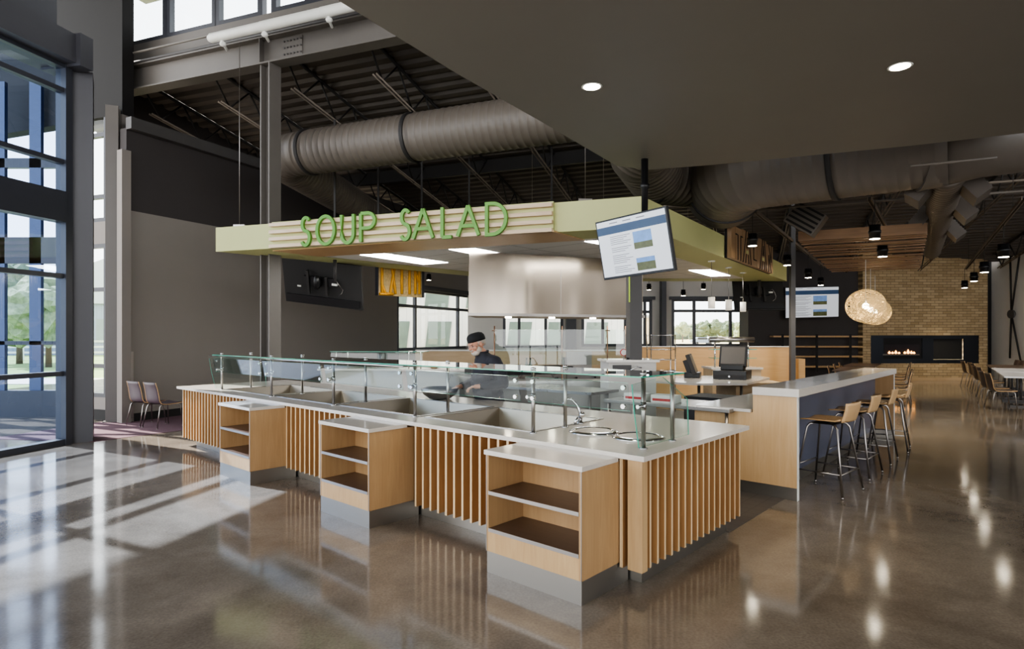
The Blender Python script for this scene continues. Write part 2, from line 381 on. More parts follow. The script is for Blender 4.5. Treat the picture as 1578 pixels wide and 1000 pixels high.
mb = MB().box((s_w0-.1, -.2, zs-.07), (s_w1, .0, zs)).obj('trim_3', 'offwhite', loc=(G0[0], G0[1], 0), rz=rz); mb['kind'] = 'structure'
mb = MB().box((s_w0+.1, -.012, .16), (s_w1+.1, -.002, zs-.07)).obj('trim_4', 'offwhite', loc=(G0[0], G0[1], 0), rz=rz); mb['kind'] = 'structure'
# back window wall (frontal)
YB = 23.9; W0 = (-1.75, YB)
def bx(px): return (px-CX)*YB/FOC - W0[0]
def bz(py): return EYE-(py-HOR)*YB/FOC
wins = [(bx(775), bx(868), bz(536), bz(460), [bx(800), bx(841)], [bz(481)]), (bx(896), bx(966), bz(534), bz(460), [bx(929)], [bz(481)]),
        (bx(976), bx(1005), bz(534), bz(461), [bx(994)], [bz(480.5)]), (bx(1035), bx(1162), bz(534), bz(460), [bx(1070), bx(1126)], [bz(479)])]
o, rz, L = wall('wall_back', W0, (8.4, YB), 0, 5.9, .2, 'offwhite', 1, [w[:4] for w in wins])
for i, w in enumerate(wins): window(2+i, W0, 0, w[0], w[1], w[2], w[3], w[4], w[5], .11)
for i, (x0, x1) in enumerate(((871, 886), (1015, 1022))):
    MB().box((bx(x0)+W0[0], YB-.5, 0), (bx(x1)+W0[0], YB-.15, 5.6)).obj('trim_%d' % (5+i), 'frame')['kind'] = 'structure'
for i, (x0, x1) in enumerate(((bx(1035), bx(1155)), (bx(976), bx(1005)))):
    MB().box((x0+W0[0]-.1, YB-.12, bz(462)), (x1+W0[0]+.1, YB-.01, bz(457))).obj('trim_%d' % (7+i), 'frame')['kind'] = 'structure'
# dark accent wall with the shelves, brick chimney breast, steel bay, right wall
YD = 22.9
xd = lambda px: (px-CX)*YD/FOC
zd = lambda py: EYE-(py-HOR)*YD/FOC
MB().box((xd(1153), YD, 0), (xd(1331), YD+.9, 5.6)).obj('wall_back_dark', 'darkgray')['kind'] = 'structure'
YF = 22.6
xf = lambda px: (px-CX)*YF/FOC
zf = lambda py: EYE-(py-HOR)*YF/FOC
wall('wall_fireplace', (xf(1329.5), YF), (xf(1522), YF), 0, 5.3, .9, 'brick', 1, [(xf(1342)-xf(1329.5), xf(1508.5)-xf(1329.5), zf(560), zf(517))])
MB().box((xf(1522), YF+.5, 0), (xf(1580), YF+.7, 5.3)).obj('wall_back_right', 'blackmat')['kind'] = 'structure'
o, rz, L = wall('wall_right', (18.35, YF+.5), (16.7, -6.6), 0, 5.2, .25, 'offwhite', 1)
MB().box((xf(1329), YF-.02, 0), (xf(1522), YF, .12)).obj('baseboard_back', 'stone')['kind'] = 'structure'

# ---------------- roof deck (corrugated), beam, near high bay
Q0 = 9.1
def dz(q): return 7.35-.155*(q-Q0)
mb = MB(); q = Q0; prev = None; st = []
while q < 27.5:
    for dq, h in ((0, 0), (.10, 0), (.14, .07), (.24, .07), (.28, 0)): st.append((q+dq, h))
    q += .28+.02
rows = []
for q, h in st:
    rows.append((mb.bm.verts.new(B(-16, q, dz(q)+h)), mb.bm.verts.new(B(17, q, dz(q)+h))))
for a, b_ in zip(rows, rows[1:]): mb.bm.faces.new((a[0], a[1], b_[1], b_[0]))
mb.obj('ceiling', 'deck')['kind'] = 'structure'
MB().prism([(-16, 9.1), (17, 9.1), (17, 27.6), (-16, 27.6)], 0, .05).bm.free()
# high bay over the photographer
MB().box((-15, -9, 11.0), (17, 9.6, 11.2)).obj('ceiling_high', 'soffit', rz=BRZ)['kind'] = 'structure'
# clerestory wall standing on the beam
pcl = lambda px: None
q_b = 9.12
cw0 = B(-13.6, q_b); cw1 = B(6, q_b)
def cs(px): return along((cw0.x, cw0.y), (cw1.x, cw1.y), px)
def cz(px, py): return zat((cw0.x, cw0.y), (cw1.x, cw1.y), px, py)
zc0 = cz(260, 53)
panes = [(186, 248), (256, 324), (332, 395), (420, 468), (480, 530)]
hol = [(cs(a), cs(b_), zc0, 9.9) for a, b_ in panes]
wall('wall_clerestory', (cw0.x, cw0.y), (cw1.x, cw1.y), 7.0, 11.1, .25, 'beampaint', 1, [(cs(180), cs(560), zc0-.05, 9.95)])
for i, (a, b_) in enumerate(panes):
    window(10+i, (cw0.x, cw0.y), BRZ, cs(a)-.09, cs(b_)+.09, zc0-.05, 9.95, [], [], .12, .12, y=.12)
MB().box((-14, 9.4, 10.05), (7, 11.0, 10.25)).obj('ceiling_sun_blocker', 'offwhite', rz=BRZ)['kind'] = 'structure'  # added outside the clerestory only to keep sun patches off the floor
# exterior wall with the narrow window strip beyond the vestibule
E0 = (-9.15, 12.5); E1 = (-7.75, 12.0)
s0, s1 = along(E0, E1, 122), along(E0, E1, 164)
strip = [(s0, s1, zat(E0, E1, 150, 612), zat(E0, E1, 150, 376)), (s0, s1, zat(E0, E1, 150, 342), zat(E0, E1, 150, 172))]
wall('wall_entry', E0, E1, 0, 6.1, .25, 'gray', 1, strip)
wall('wall_entry_upper', (-12.0, 13.5), E1, 6.1, 11.1, .25, 'slot', 1)
erz = math.atan2(E1[1]-E0[1], E1[0]-E0[0])
window(20, E0, erz, s0, s1, strip[0][2], strip[0][3], [], [zat(E0, E1, 150, 446), zat(E0, E1, 150, 564)], .08)
window(21, E0, erz, s0, s1, strip[1][2], strip[1][3], [], [zat(E0, E1, 150, 208), zat(E0, E1, 150, 303)], .08)
MB().box((0, -.03, 0), (1.45, 0, .2)).obj('baseboard_entry', 'blackmat', loc=(E0[0], E0[1], 0), rz=erz)['kind'] = 'structure'

# near-right drywall soffit with downlights
SZ = 3.8
sp = [bp(520, 0, SZ), bp(700, 111, SZ), bp(840, 191, SZ), bp(951, 256, SZ), bp(1000, 261.5, SZ), bp(1100, 254, SZ), bp(1203, 244, SZ), bp(1400, 225, SZ), bp(1578, 205, SZ)]
e = (sp[-1]-sp[-2]).normalized(); e1 = sp[-1]+e*4
d0 = (sp[0]-sp[1]).normalized(); s00 = sp[0]+d0*4
poly = [(s00.x, s00.y)]+[(p.x, p.y) for p in sp]+[(e1.x, e1.y), (11, -6), (s00.x, -6)]
MB().prism(poly, SZ, SZ+.9).obj('ceiling_soffit', 'soffit')['kind'] = 'structure'
ch = [bp(1410, 224, SZ-.001), bp(1578, 205, SZ-.001)]

# ---------------- vestibule box at the left
VA = Vector((-6.98, 9.45)); VB = Vector((-7.20, 8.49)); vd = (VA-VB).normalized(); vs = VB-vd*3.2
VL = (VA-vs).length; vrz = math.atan2(vd.y, vd.x)
def vbox(mb, s_0, s_1, y0, y1, z0, z1): mb.box((s_0, y0, z0), (s_1, y1, z1))
mb = MB()
vbox(mb, VL-.09, VL+.02, -.1, .1, 0, 5.95); vbox(mb, 0, VL, -.08, .08, 0, .09); vbox(mb, 0, VL, -.08, .08, 5.84, 5.95)
for z in (1.107, 2.62, 4.39, 5.5): vbox(mb, 0, VL-.09, -.06, .06, z-.035, z+.035)
vbox(mb, 0, VL-.09, -.12, .1, 3.45, 3.92)
for s_ in (0, 1.75): vbox(mb, s_, s_+.09, -.08, .08, .09, 5.84)
w = mb.obj('window_30', 'frame', loc=(vs.x, vs.y, 0), rz=vrz); w['kind'] = 'structure'
mb = MB(); vbox(mb, 0, VL-.05, -.006, .006, .05, 3.5); vbox(mb, 0, VL-.05, -.006, .006, 3.9, 6.05)
mb.obj('window_pane', 'blueglass', w)
# cladding: wide end post and deep header
MB().box((0, 0, 0), (.34, .5, 5.9)).obj('trim_10', 'box', loc=(-6.99, 9.47, 0), rz=R(33))['kind'] = 'structure'
mb = MB().box((0, -.28, 5.9), (VL+.12, .5, 6.34)); mb.obj('trim_11', 'box', loc=(vs.x, vs.y, 0), rz=vrz)['kind'] = 'structure'
MB().box((VL-.08, -.36, 5.86), (VL+.14, .4, 6.36)).obj('trim_12', 'box', loc=(vs.x, vs.y, 0), rz=vrz)['kind'] = 'structure'
# wall above the vestibule
MB().box((-2, .3, 6.3), (VL+.1, .5, 11.1)).obj('wall_over_entry', 'box', loc=(vs.x, vs.y, 0), rz=vrz)['kind'] = 'structure'
# outer storefront of the vestibule
op = [bd(px, 600, 12.5) for px in (-160, -60, -5, 54, 118)]
for i, (px, w_) in enumerate(((-190, 20), (-95, 20), (0, 14), (54, 18), (106, 16))):
    c_ = bd(px, 600, 12.6); ww = w_*12.6/FOC
    MB().box((c_.x-ww/2, 12.6, 0), (c_.x+ww/2, 12.68, 7)).obj('trim_%d' % (13+i), 'post_skytint')['kind'] = 'structure'
o = MB().box((-14.5, 12.55, 0), (-9.1, 12.75, .55)).box((-14.5, 12.6, 3.2), (-9.1, 12.7, 3.75)).box((-14.5, 12.6, 1.5), (-9.1, 12.7, 1.58)).box((-14.5, 12.6, 5.2), (-9.1, 12.7, 5.4)).obj('trim_20', 'frame'); o['kind'] = 'structure'

g_ = Vector((G1[0]-G0[0], G1[1]-G0[1], 0)).normalized()
tag(MB().box((-.03, -.03, .1), (.12, -.004, 1.38)).obj('corner_guard', 'chrome_dull', loc=(G0[0], G0[1], 0), rz=math.atan2(g_.y, g_.x)), 'stainless corner guard on the end of the grey wall beside the plum chairs', 'corner guard')
# steel columns and beam
def hcol(name, loc, w, d, h, label, mat, rz=0, z0=0):
    t = thing(name, label, 'column', loc, rz)
    f = .028
    MB().box((-w/2, -d/2, z0), (w/2, -d/2+f, h)).box((-w/2, d/2-f, z0), (w/2, d/2, h)).obj('flange', mat, t)
    MB().box((-.012, -d/2+f, z0), (.012, d/2-f, h)).obj('web', mat, t)
    MB().box((-w/2-.04, -d/2-.04, z0), (w/2+.04, d/2+.04, z0+.025)).obj('base_plate', mat, t)
    return t
hcol('steel_column', (-4.52, 11.3, 0), .26, .26, 6.76, 'tall grey steel column rising behind the left end of the salad counter', 'beampaint', R(60))
hcol('steel_column', (-7.86, 11.9, 0), .22, .22, 6.2, 'steel column standing beside the narrow window strip at far left', 'beampaint', R(20))
MB().box((-.15, -.09, 0), (.02, .09, 5.3)).obj('trim_22', 'gray', loc=(-7.53, 11.82, 0), rz=R(60))['kind'] = 'structure'
t = thing('steel_beam', 'long grey steel beam with a bolted splice plate under the high windows', 'beam', B(0, 8.98, 0), BRZ)
MB().box((-13.3, -.14, 6.74), (3, .14, 6.77)).obj('bottom_flange', 'beampaint', t)
MB().box((-13.3, -.14, 7.22), (3, .14, 7.25)).obj('top_flange', 'beampaint', t)
MB().box((-13.3, -.012, 6.77), (3, .012, 7.22)).obj('web', 'beampaint', t)
mb = MB(); mb.box((-7.9, -.03, 6.82), (-7.45, -.012, 7.18)); mb.obj('splice_plate', 'beampaint', t)
mb = MB()
for i in range(6):
    for j in range(3): mb.lathe([(.016, 0), (.016, .02)], 6, mtx=Matrix.Translation((-7.85+i*.075, -.03, 6.88+j*.12)) @ Matrix.Rotation(R(90), 4, 'X'))
mb.obj('bolt_group', 'steelpaint', t)
for x in (-8.35, -12.9): MB().box((x-.01, -.13, 6.77), (x+.01, -.012, 7.22)).obj('stiffener', 'beampaint', t)
tag(MB().tube([B(-13.2, 8.75, 7.42), B(1, 8.75, 7.42)], .022, 8).obj('conduit', 'beampaint'), 'thin metal conduit running along above the steel beam', 'pipe')
tag(MB().tube([B(-13.2, 8.9, 7.31), B(1, 8.9, 7.31)], .035, 8).obj('pipe', 'steelpaint'), 'dark pipe lying on top of the long steel beam', 'pipe')

# tubular light fixture on brackets under the clerestory
tf = thing('tube_light_fixture', 'long white tubular light fixture under the high windows at top left', 'light fixture', (0, 0, 0))
p0 = bd(322, 60, 11.0); p1 = bd(533, 11, 10.1); dd = p1-p0
MB().tube([p0, p0+dd*.02, p0+dd*.4, p0+dd*.405, p0+dd*.83, p0+dd*.84, p1+dd*.6], [.055, .085, .085, .09, .085, .09, .085], 16).obj('tube', 'tubewhite', tf)
for s_ in (.1, .42, .88):
    c_ = p0+dd*s_
    MB().ball(c_+Vector((0, .05, -.12)), .06, (1, 1, .8), 10).tube([c_+Vector((0, 0, -.06)), c_+Vector((0, .05, -.12)), c_+Vector((0, .22, -.16))], .025, 8).obj('bracket', 'tubewhite', tf)

# bar joists under the deck
def joist(p, q_0, q_1, label, depth=.62):
    t = thing('bar_joist', label, 'roof joist', B(p, q_0, 0), BRZ, 'open web steel joists under the roof deck')
    L = q_1-q_0; n = int(L/1.1); f = lambda y: dz(q_0+y)-.03
    MB().tube([(0, 0, f(0)), (0, L, f(L))], .045, 4).obj('top_chord', 'joist', t)
    mb = MB()
    for s_ in (-.04, .04): mb.tube([(s_, .5, f(.5)-depth), (s_, L-.5, f(L-.5)-depth)], .022, 4)
    mb.obj('bottom_chord', 'jchord', t)
    mb = MB()
    for i in range(n):
        y0 = .2+i*(L-.4)/n; y1 = y0+(L-.4)/n; ym = (y0+y1)/2
        mb.tube([(0, y0, f(y0)), (0, ym, f(ym)-depth)], .02, 6); mb.tube([(0, ym, f(ym)-depth), (0, y1, f(y1))], .02, 6)
    mb.obj('web', 'joist', t)
    return t
jl = ['open web roof joist nearest the grey wall', 'open web roof joist above the tall grey steel column', 'open web roof joist over the left end of the green canopy',
      'open web roof joist above the word SOUP', 'open web roof joist above the word SALAD', 'open web roof joist above the suspended television', 'open web roof joist over the right edge of the canopy',
      'open web roof joist over the cedar slat ceiling', 'open web roof joist just right of the cedar slat ceiling', 'open web roof joist above the white dining tables', 'open web roof joist nearest the right wall']
for k, p in enumerate((-12.2, -10.2, -8.3, -6.4, -4.5, -2.6, -.7, 1.4, 3.8, 6.2, 8.6)):
    joist(p, 9.2, 26.5, jl[k])
for k, q in enumerate((12.5, 17.5)):
    tag(MB().tube([B(-14, q, dz(q)-.7), B(14, q, dz(q)-.7)], .03, 6).obj('joist_bridging', 'jchord'), ['nearer thin steel bridging rod crossing under the roof joists', 'farther thin steel bridging rod crossing under the roof joists'][k], 'rod')
# roof girders
tag(MB().box((-14, 15.0, 6.45-.35), (13, 15.12, 6.43)).obj('girder', 'joist', rz=BRZ), 'dark roof girder crossing above the green canopy', 'beam')

# ================================================================== DUCTS
def ribbed(path, r, step=.14, rib=.010, n=32):
    """spiral duct path with raised seams"""
    pts = []; rs = []; 
    P = [Vector(p) for p in path]; segs = [(P[i+1]-P[i]).length for i in range(len(P)-1)]; T = sum(segs); s = 0
    def at(s):
        for i, L in enumerate(segs):
            if s <= L or i == len(segs)-1: return P[i].lerp(P[i+1], min(1, s/L))
            s -= L
    s = 0
    while s < T-step:
        for d_, rr in ((0, r), (step*.82, r), (step*.88, r+rib), (step*.96, r+rib)):
            pts.append(at(s+d_)); rs.append(rr)
        s += step
    pts.append(P[-1]); rs.append(r)
    return pts, rs
def arc(p, c, a0, a1, r, n, z):
    return [Vector((c[0]+r*math.cos(a0+(a1-a0)*i/n), c[1]+r*math.sin(a0+(a1-a0)*i/n), z)) for i in range(n+1)]
def duct(label, path, r, collars=(), mat='duct', rib=.010):
    t = thing('spiral_duct', label, 'air duct', path[0])
    o0 = Vector(path[0]); path = [Vector(p)-o0 for p in path]
    pts, rs = ribbed(path, r, rib=rib)
    MB().tube(pts, rs, 36).obj('duct_body', mat, t)
    for c_, d_ in collars:
        c_ = Vector(c_)-o0; d_ = Vector(d_).normalized()
        MB().tube([c_-d_*.035, c_+d_*.035], r+.03, 36).obj('joint_collar', 'duct_seam', t)
    return t
a = Vector((-3.82, 11.9, 5.33)); b_ = Vector((-1.77, 11.07, 5.33)); dn = (b_-a).normalized()
start = b_+dn*4.7; bend = a-dn*.45
pth = [start, b_, a, bend]
# elbow turning away from the camera
v0 = -dn; v1 = Vector((.12, 1, -.02)).normalized(); cur = bend.copy()
for i in range(1, 9):
    d_ = v0.lerp(v1, i/8).normalized(); cur = cur+d_*.14; pth.append(cur.copy())
pth += [cur+v1*2.0, cur+v1*7.5]
duct('big grey spiral duct over the SOUP SALAD sign bending away at its left end', pth, .42,
     [(bend+dn*.25, dn), (b_+dn*-.05, dn), (b_+dn*3.1, dn)])
# big duct at right, above the ITALIAN sign
ra = Vector((4.0, 9.35, 4.36)); rb = Vector((5.5, 8.2, 4.36)); dn = (rb-ra).normalized()
pth = [rb+dn*.35, rb, ra]; cur = ra.copy(); v0 = -dn; v1 = Vector((.25, 1, .0)).normalized()
for i in range(1, 8):
    d_ = v0.lerp(v1, i/7).normalized(); cur = cur+d_*.16; pth.append(cur.copy())
pth += [cur+v1*.5, cur+v1*1.0]
duct('large brown grey duct elbow above the ITALIAN sign', pth, .66, [(cur+v1*.3, v1), (ra+dn*.9, dn)], rib=.004)
# second run crossing behind it toward the pole
pth = [Vector((2.15, 8.1, 4.75)), Vector((2.0, 9.4, 4.6)), Vector((2.5, 10.5, 4.5)), Vector((3.3, 11.0, 4.55)), Vector((4.6, 11.3, 4.7)), Vector((7.0, 11.0, 4.8))]
duct('dark spiral duct passing behind the pole of the hanging television', pth, .5, [(pth[2], Vector((1, .3, 0)))])
# reducer and branch at top right
pc = [Vector((5.55, 8.15, 4.25)), Vector((6.2, 7.9, 4.2)), Vector((6.9, 8.0, 4.3)), Vector((7.9, 8.3, 4.75))]
t = thing('duct_reducer', 'tapered duct branch running to the top right corner of the photo', 'air duct', pc[0])
o0 = pc[0]
MB().tube([Vector(p)-o0 for p in pc], [.6, .42, .42, .5], 28).obj('duct_body', 'duct', t)
MB().tube([bd(1403, 256, 7.1)-o0, bd(1536, 243, 6.9)-o0], .016, 10).obj('round_bar', 'duct', t)  # free round bar, merely grouped with the reducer; it supports nothing
# long branch running away with louvred diffusers
q0_ = bd(1462, 262, 8.1); q1_ = bd(1436, 388, 18.5)
t = thing('branch_duct', 'straight branch duct running toward the fireplace with louvred outlets', 'air duct', q0_)
dv = q1_-q0_; pts, rs = ribbed([Vector((0, 0, 0)), dv], .22, .2)
MB().tube(pts, rs, 20).obj('duct_body', 'duct', t)
dn = dv.normalized(); sd = dn.cross(Vector((0, 0, 1))).normalized()
for f_, sg in ((.05, -1), (.07, 1), (.25, 1), (.32, -1), (.5, 1)):
    c_ = dv*f_; mtx = Matrix.Translation(c_+sd*sg*.3+Vector((0, 0, -.12))) @ Matrix(((sd.x, dn.x, 0), (sd.y, dn.y, 0), (0, 0, 1))).to_4x4() @ Matrix.Rotation(sg*R(-38), 4, 'Y')
    df = MB().box((-.11, -.35, -.2), (.11, .35, .2), mtx).obj('diffuser', plain('diffuser_paint', srgb(78, 70, 63), .5), t)
    mb = MB()
    for i in range(6): mb.box((sg*.11, -.32, -.17+i*.06), (sg*.125, .32, -.145+i*.06), mtx)
    mb.obj('louvre', 'beampaint', df)
# louvred outlet under the big elbow
c_ = bd(1242, 338, 11.6); t = thing('louvred_diffuser', 'louvred air outlet box hanging under the large duct elbow', 'air vent', c_, R(-35))
MB().box((-.3, -.16, -.22), (.3, .16, .22), Matrix.Rotation(R(35), 4, 'Y')).obj('housing', 'duct', t)
mb = MB()
for i in range(5): mb.box((-.27, -.18, -.19+i*.09), (.27, -.165, -.15+i*.09), Matrix.Rotation(R(35), 4, 'Y'))
mb.obj('louvre', 'slot', t)
# struts, pipes
def strut(a, b_, label):
    d_ = (b_-a); L = d_.length; t = thing('strut_channel', label, 'track', a, math.atan2(d_.y, d_.x))
    MB().box((0, -.035, -.03), (L, -.02, .03)).box((0, .02, -.03), (L, .035, .03)).obj('rail', 'jchord', t)
    MB().box((0, -.02, .0), (L, .02, .03)).obj('web', 'joist', t)
    for s_ in (.1, .5, .9):
        mb = MB().tube([(L*s_, 0, .03), (L*s_, 0, 1.2)], .006, 6).obj('hanger_rod', 'joist', t)
strut(bp(1164, 326, 4.07), bp(1271, 412, 4.07), 'lighting track running past the right end of the green canopy')
strut(bp(1340, 306, 4.07), bp(1364, 348, 4.07), 'short lighting track above the cedar slat ceiling')
strut(bp(1578, 305, 4.07), bp(1488, 414.5, 4.07), 'lighting track running toward the fireplace at far right')
tag(MB().tube([bp(1155, 323.4, 4.1), bp(1578, 294.5, 4.1)], .022, 8).obj('sprinkler_pipe', 'duct'), 'thin sprinkler pipe crossing below the large duct elbow', 'pipe')

# ================================================================== CANOPY
ZB, ZT = 3.2, 3.63
C0 = bp(990, 350, ZB); C1 = bp(332.6, 387.8, ZB); C3 = bp(1212.3, 433.4, ZB); Ypl = C3.y
k_ = bp(720, 425, ZB); dl = (k_-C1); C2 = C1+dl*((Ypl-C1.y)/dl.y)
cen = (C0+C1+C2+C3)/4
can = thing('serving_canopy', 'large pale green canopy suspended over the serving kitchen', 'canopy', (cen.x, cen.y, ZB))
def loc2(p): return (p.x-cen.x, p.y-cen.y)
P = [loc2(C0), loc2(C3), loc2(C2), loc2(C1)]
def inset(P, d):
    out = []; n = len(P)
    for i in range(n):
        p, a, b_ = Vector(P[i]), Vector(P[i-1]), Vector(P[(i+1) % n])
        e1 = (p-a).normalized(); e2 = (b_-p).normalized(); n1 = Vector((-e1.y, e1.x)); n2 = Vector((-e2.y, e2.x))
        m_ = (n1+n2).normalized(); out.append(p+m_*(d/max(.3, m_.dot(n1))))
    return out
Pi = inset(P, .06); Pb = inset(P, .75)
mb = MB()                                   # perimeter fascia
n = 4
for i in range(n):
    j = (i+1) % n
    mb.quad([(*P[i], 0), (*P[j], 0), (*P[j], ZT-ZB), (*P[i], ZT-ZB)])
    mb.quad([(*Pi[i], 0.03), (*Pi[j], 0.03), (*Pi[j], ZT-ZB), (*Pi[i], ZT-ZB)])
    mb.quad([(*P[i], ZT-ZB), (*P[j], ZT-ZB), (*Pi[j], ZT-ZB), (*Pi[i], ZT-ZB)])
mb.obj('fascia', 'green', can)
mb = MB()
for i in range(n):
    j = (i+1) % n; mb.quad([(*P[i], 0), (*P[j], 0), (*Pb[j], 0), (*Pb[i], 0)])
mb.obj('soffit_border', 'green', can, fixn=False)
MB().prism([tuple(p) for p in Pb], .004, .05).obj('ceiling_tiles', 'tile', can)
MB().prism([tuple(p) for p in Pi], .3, .33).obj('canopy_top', 'green', can)
for cs_ in (((555, 392.8), (594, 391), (690, 404.6), (653, 407.4)), ((691.8, 384.3), (732.7, 383), (813.4, 398.7), (774.8, 400.4)),
           ((901, 372), (942, 370.5), (1010, 384), (975, 386)), ((1061.5, 416.5), (1094, 415.7), (1125, 424.8), (1095, 425.6)),):
    pts = [loc2(bp(x, y, ZB)) for x, y in cs_]
    MB().prism(pts, -.004, .02).obj('light_panel', 'panel', can)
# timber soffit under the sign
pts = [loc2(bp(x, y, ZB)) for x, y in ((420, 385.8), (493.6, 394.8), (901, 369), (853, 355.8))]
MB().prism(pts, -.012, .012).obj('timber_soffit', 'ply', can)
for px, py in ((360, 352), (898, 306), ):
    s_ = along((C0.x, C0.y), (C1.x, C1.y), px); d_ = (C1-C0).normalized(); q = C0+d_*s_+Vector((.05, .12, 0)); l = q-Vector((cen.x, cen.y, 0)); l.z = ZT-ZB
    MB().box((l.x-.1, l.y-.03, l.z), (l.x+.1, l.y+.03, l.z+.05)).tube([l+Vector((0, 0, .05)), l+Vector((0, 0, 3.3))], .006, 6).obj('hanger_cable', 'chrome_dull', can)
for px, Y in ((516, 12.7), (583, 13.5), (650, 14.4), (723, 15.4), (850, 14.5)):
    q = bd(px, 330, Y); l = q-Vector((cen.x, cen.y, 0)); l.z = ZT-ZB
    MB().box((l.x-.02, l.y-.02, l.z), (l.x+.02, l.y+.02, l.z+2.6)).obj('hanger_post', 'joist', can)
for px in (820, 930, 1060, 1120):
    q = bd(px, 330, 12.8); l = Vector((q.x-cen.x, q.y-cen.y, .33))
    MB().tube([l, l+Vector((0, 0, 2.6))], .005, 5).obj('hanger_cable', 'jchord', can)

# stroke letters ------------------------------------------------------
def strokes(ch):
    S = {'A': [[(0, 0), (.5, 1)], [(.5, 1), (1, 0)], [(.2, .33), (.8, .33)]], 'L': [[(0, 1), (0, 0)], [(0, 0), (.85, 0)]],
         'I': [[(.5, 0), (.5, 1)]], 'T': [[(.5, 0), (.5, 1)], [(0, 1), (1, 1)]], 'N': [[(0, 0), (0, 1)], [(0, 1), (1, 0)], [(1, 0), (1, 1)]]}
    if ch in S: return S[ch], False
    ar = lambda cx, cy, rx, ry, a0, a1, n=14: [(cx+rx*math.cos(R(a0+(a1-a0)*i/n)), cy+ry*math.sin(R(a0+(a1-a0)*i/n))) for i in range(n+1)]
    if ch == 'O': return [ar(.5, .5, .5, .5, 0, 360, 32)], False
    if ch == 'U': return [[(0, 1), (0, .33)]+ar(.5, .35, .5, .35, 180, 360)+[(1, 1)]], False
    if ch == 'P': return [[(0, 0), (0, 1)], [(0, 1), (.5, 1)]+ar(.5, .74, .45, .26, 90, -90)+[(0, .48)]], False
    if ch == 'D': return [[(0, 0), (0, 1), (.3, 1)]+ar(.3, .5, .7, .5, 90, -90)+[(0, 0)]], False
    if ch == 'S': return [ar(.52, .76, .4, .24, 35, 270, 16)[:-1]+ar(.46, .26, .44, .26, 90, -150, 18)], False
def letter(ch, x, z, w, h, th, dep):
    mb = MB(); st, _ = strokes(ch)
    for pl in st:
        pts = [Vector((x+p[0]*w, 0, z+p[1]*h)) for p in pl]; pts = [p for i, p in enumerate(pts) if i == 0 or (p-pts[i-1]).length > 1e-3]; closed = (pts[0]-pts[-1]).length < 1e-4
        if closed: pts = pts[:-1]
        n = len(pts); L = []; Rr = []
        for i in range(n):
            a_ = pts[i-1] if (i or closed) else None; b2 = pts[(i+1) % n] if (i < n-1 or closed) else None
            ds = [d_ for d_ in ((pts[i]-a_).normalized() if a_ is not None else None, (b2-pts[i]).normalized() if b2 is not None else None) if d_ is not None]
            t = sum(ds, Vector()).normalized(); nm = Vector((-t.z, 0, t.x)); k = 1/max(.45, nm.dot(Vector((-ds[0].z, 0, ds[0].x))))
            L.append(pts[i]+nm*th/2*k); Rr.append(pts[i]-nm*th/2*k)
        off = Vector((0, dep, 0)); vs_ = [[mb.bm.verts.new(p) for p in (L[i], Rr[i], Rr[i]+off, L[i]+off)] for i in range(n)]
        for i in range(n if closed else n-1):
            A, Bb = vs_[i], vs_[(i+1) % n]
            for k in range(4): mb.bm.faces.new((A[k], A[(k+1) % 4], Bb[(k+1) % 4], Bb[k]))
        if not closed: mb.bm.faces.new(vs_[0]); mb.bm.faces.new(vs_[-1][::-1])
    return mb
# SOUP SALAD sign on the front fascia: local x runs left to right along the fascia
d_ = (C0-C1).normalized(); frz = math.atan2(d_.y, d_.x)
sf = lambda px: along((C1.x, C1.y), (C0.x, C0.y), px)
nrm = Vector((d_.y, -d_.x, 0))
sg = thing('soup_salad_sign', 'slatted wood sign with green letters reading SOUP SALAD on the canopy front', 'sign', (C1.x, C1.y, ZB), frz)
x0, x1 = sf(422), sf(854)
H = ZT-ZB
MB().box((x0, -.05, -.01), (x1, 0, H+.01)).obj('sign_backing', 'green', sg)
for i in range(4):
    z = i*(H+.0)/3.55
    MB().box((x0, -.13, z-.012), (x1, -.05, z+.046)).obj('sign_slat', 'signwood', sg, bevel=.004)
def L_(ch, pa, pb, zz, hh): letter(ch, sf(pa)+.10, zz-.03, (sf(pb)-sf(pa)), hh, .055, -.05).obj('letter', 'signgreen', sg, loc=(0, -.14, 0), bevel=.004)
for ch, pa, pb in (('S', 467, 481), ('O', 491, 517), ('U', 528, 546), ('P', 557, 579), ('S', 617, 632), ('A', 636, 666), ('L', 680, 697), ('A', 703, 735), ('D', 747, 776)):
    L_(ch, pa, pb, .02, .455)
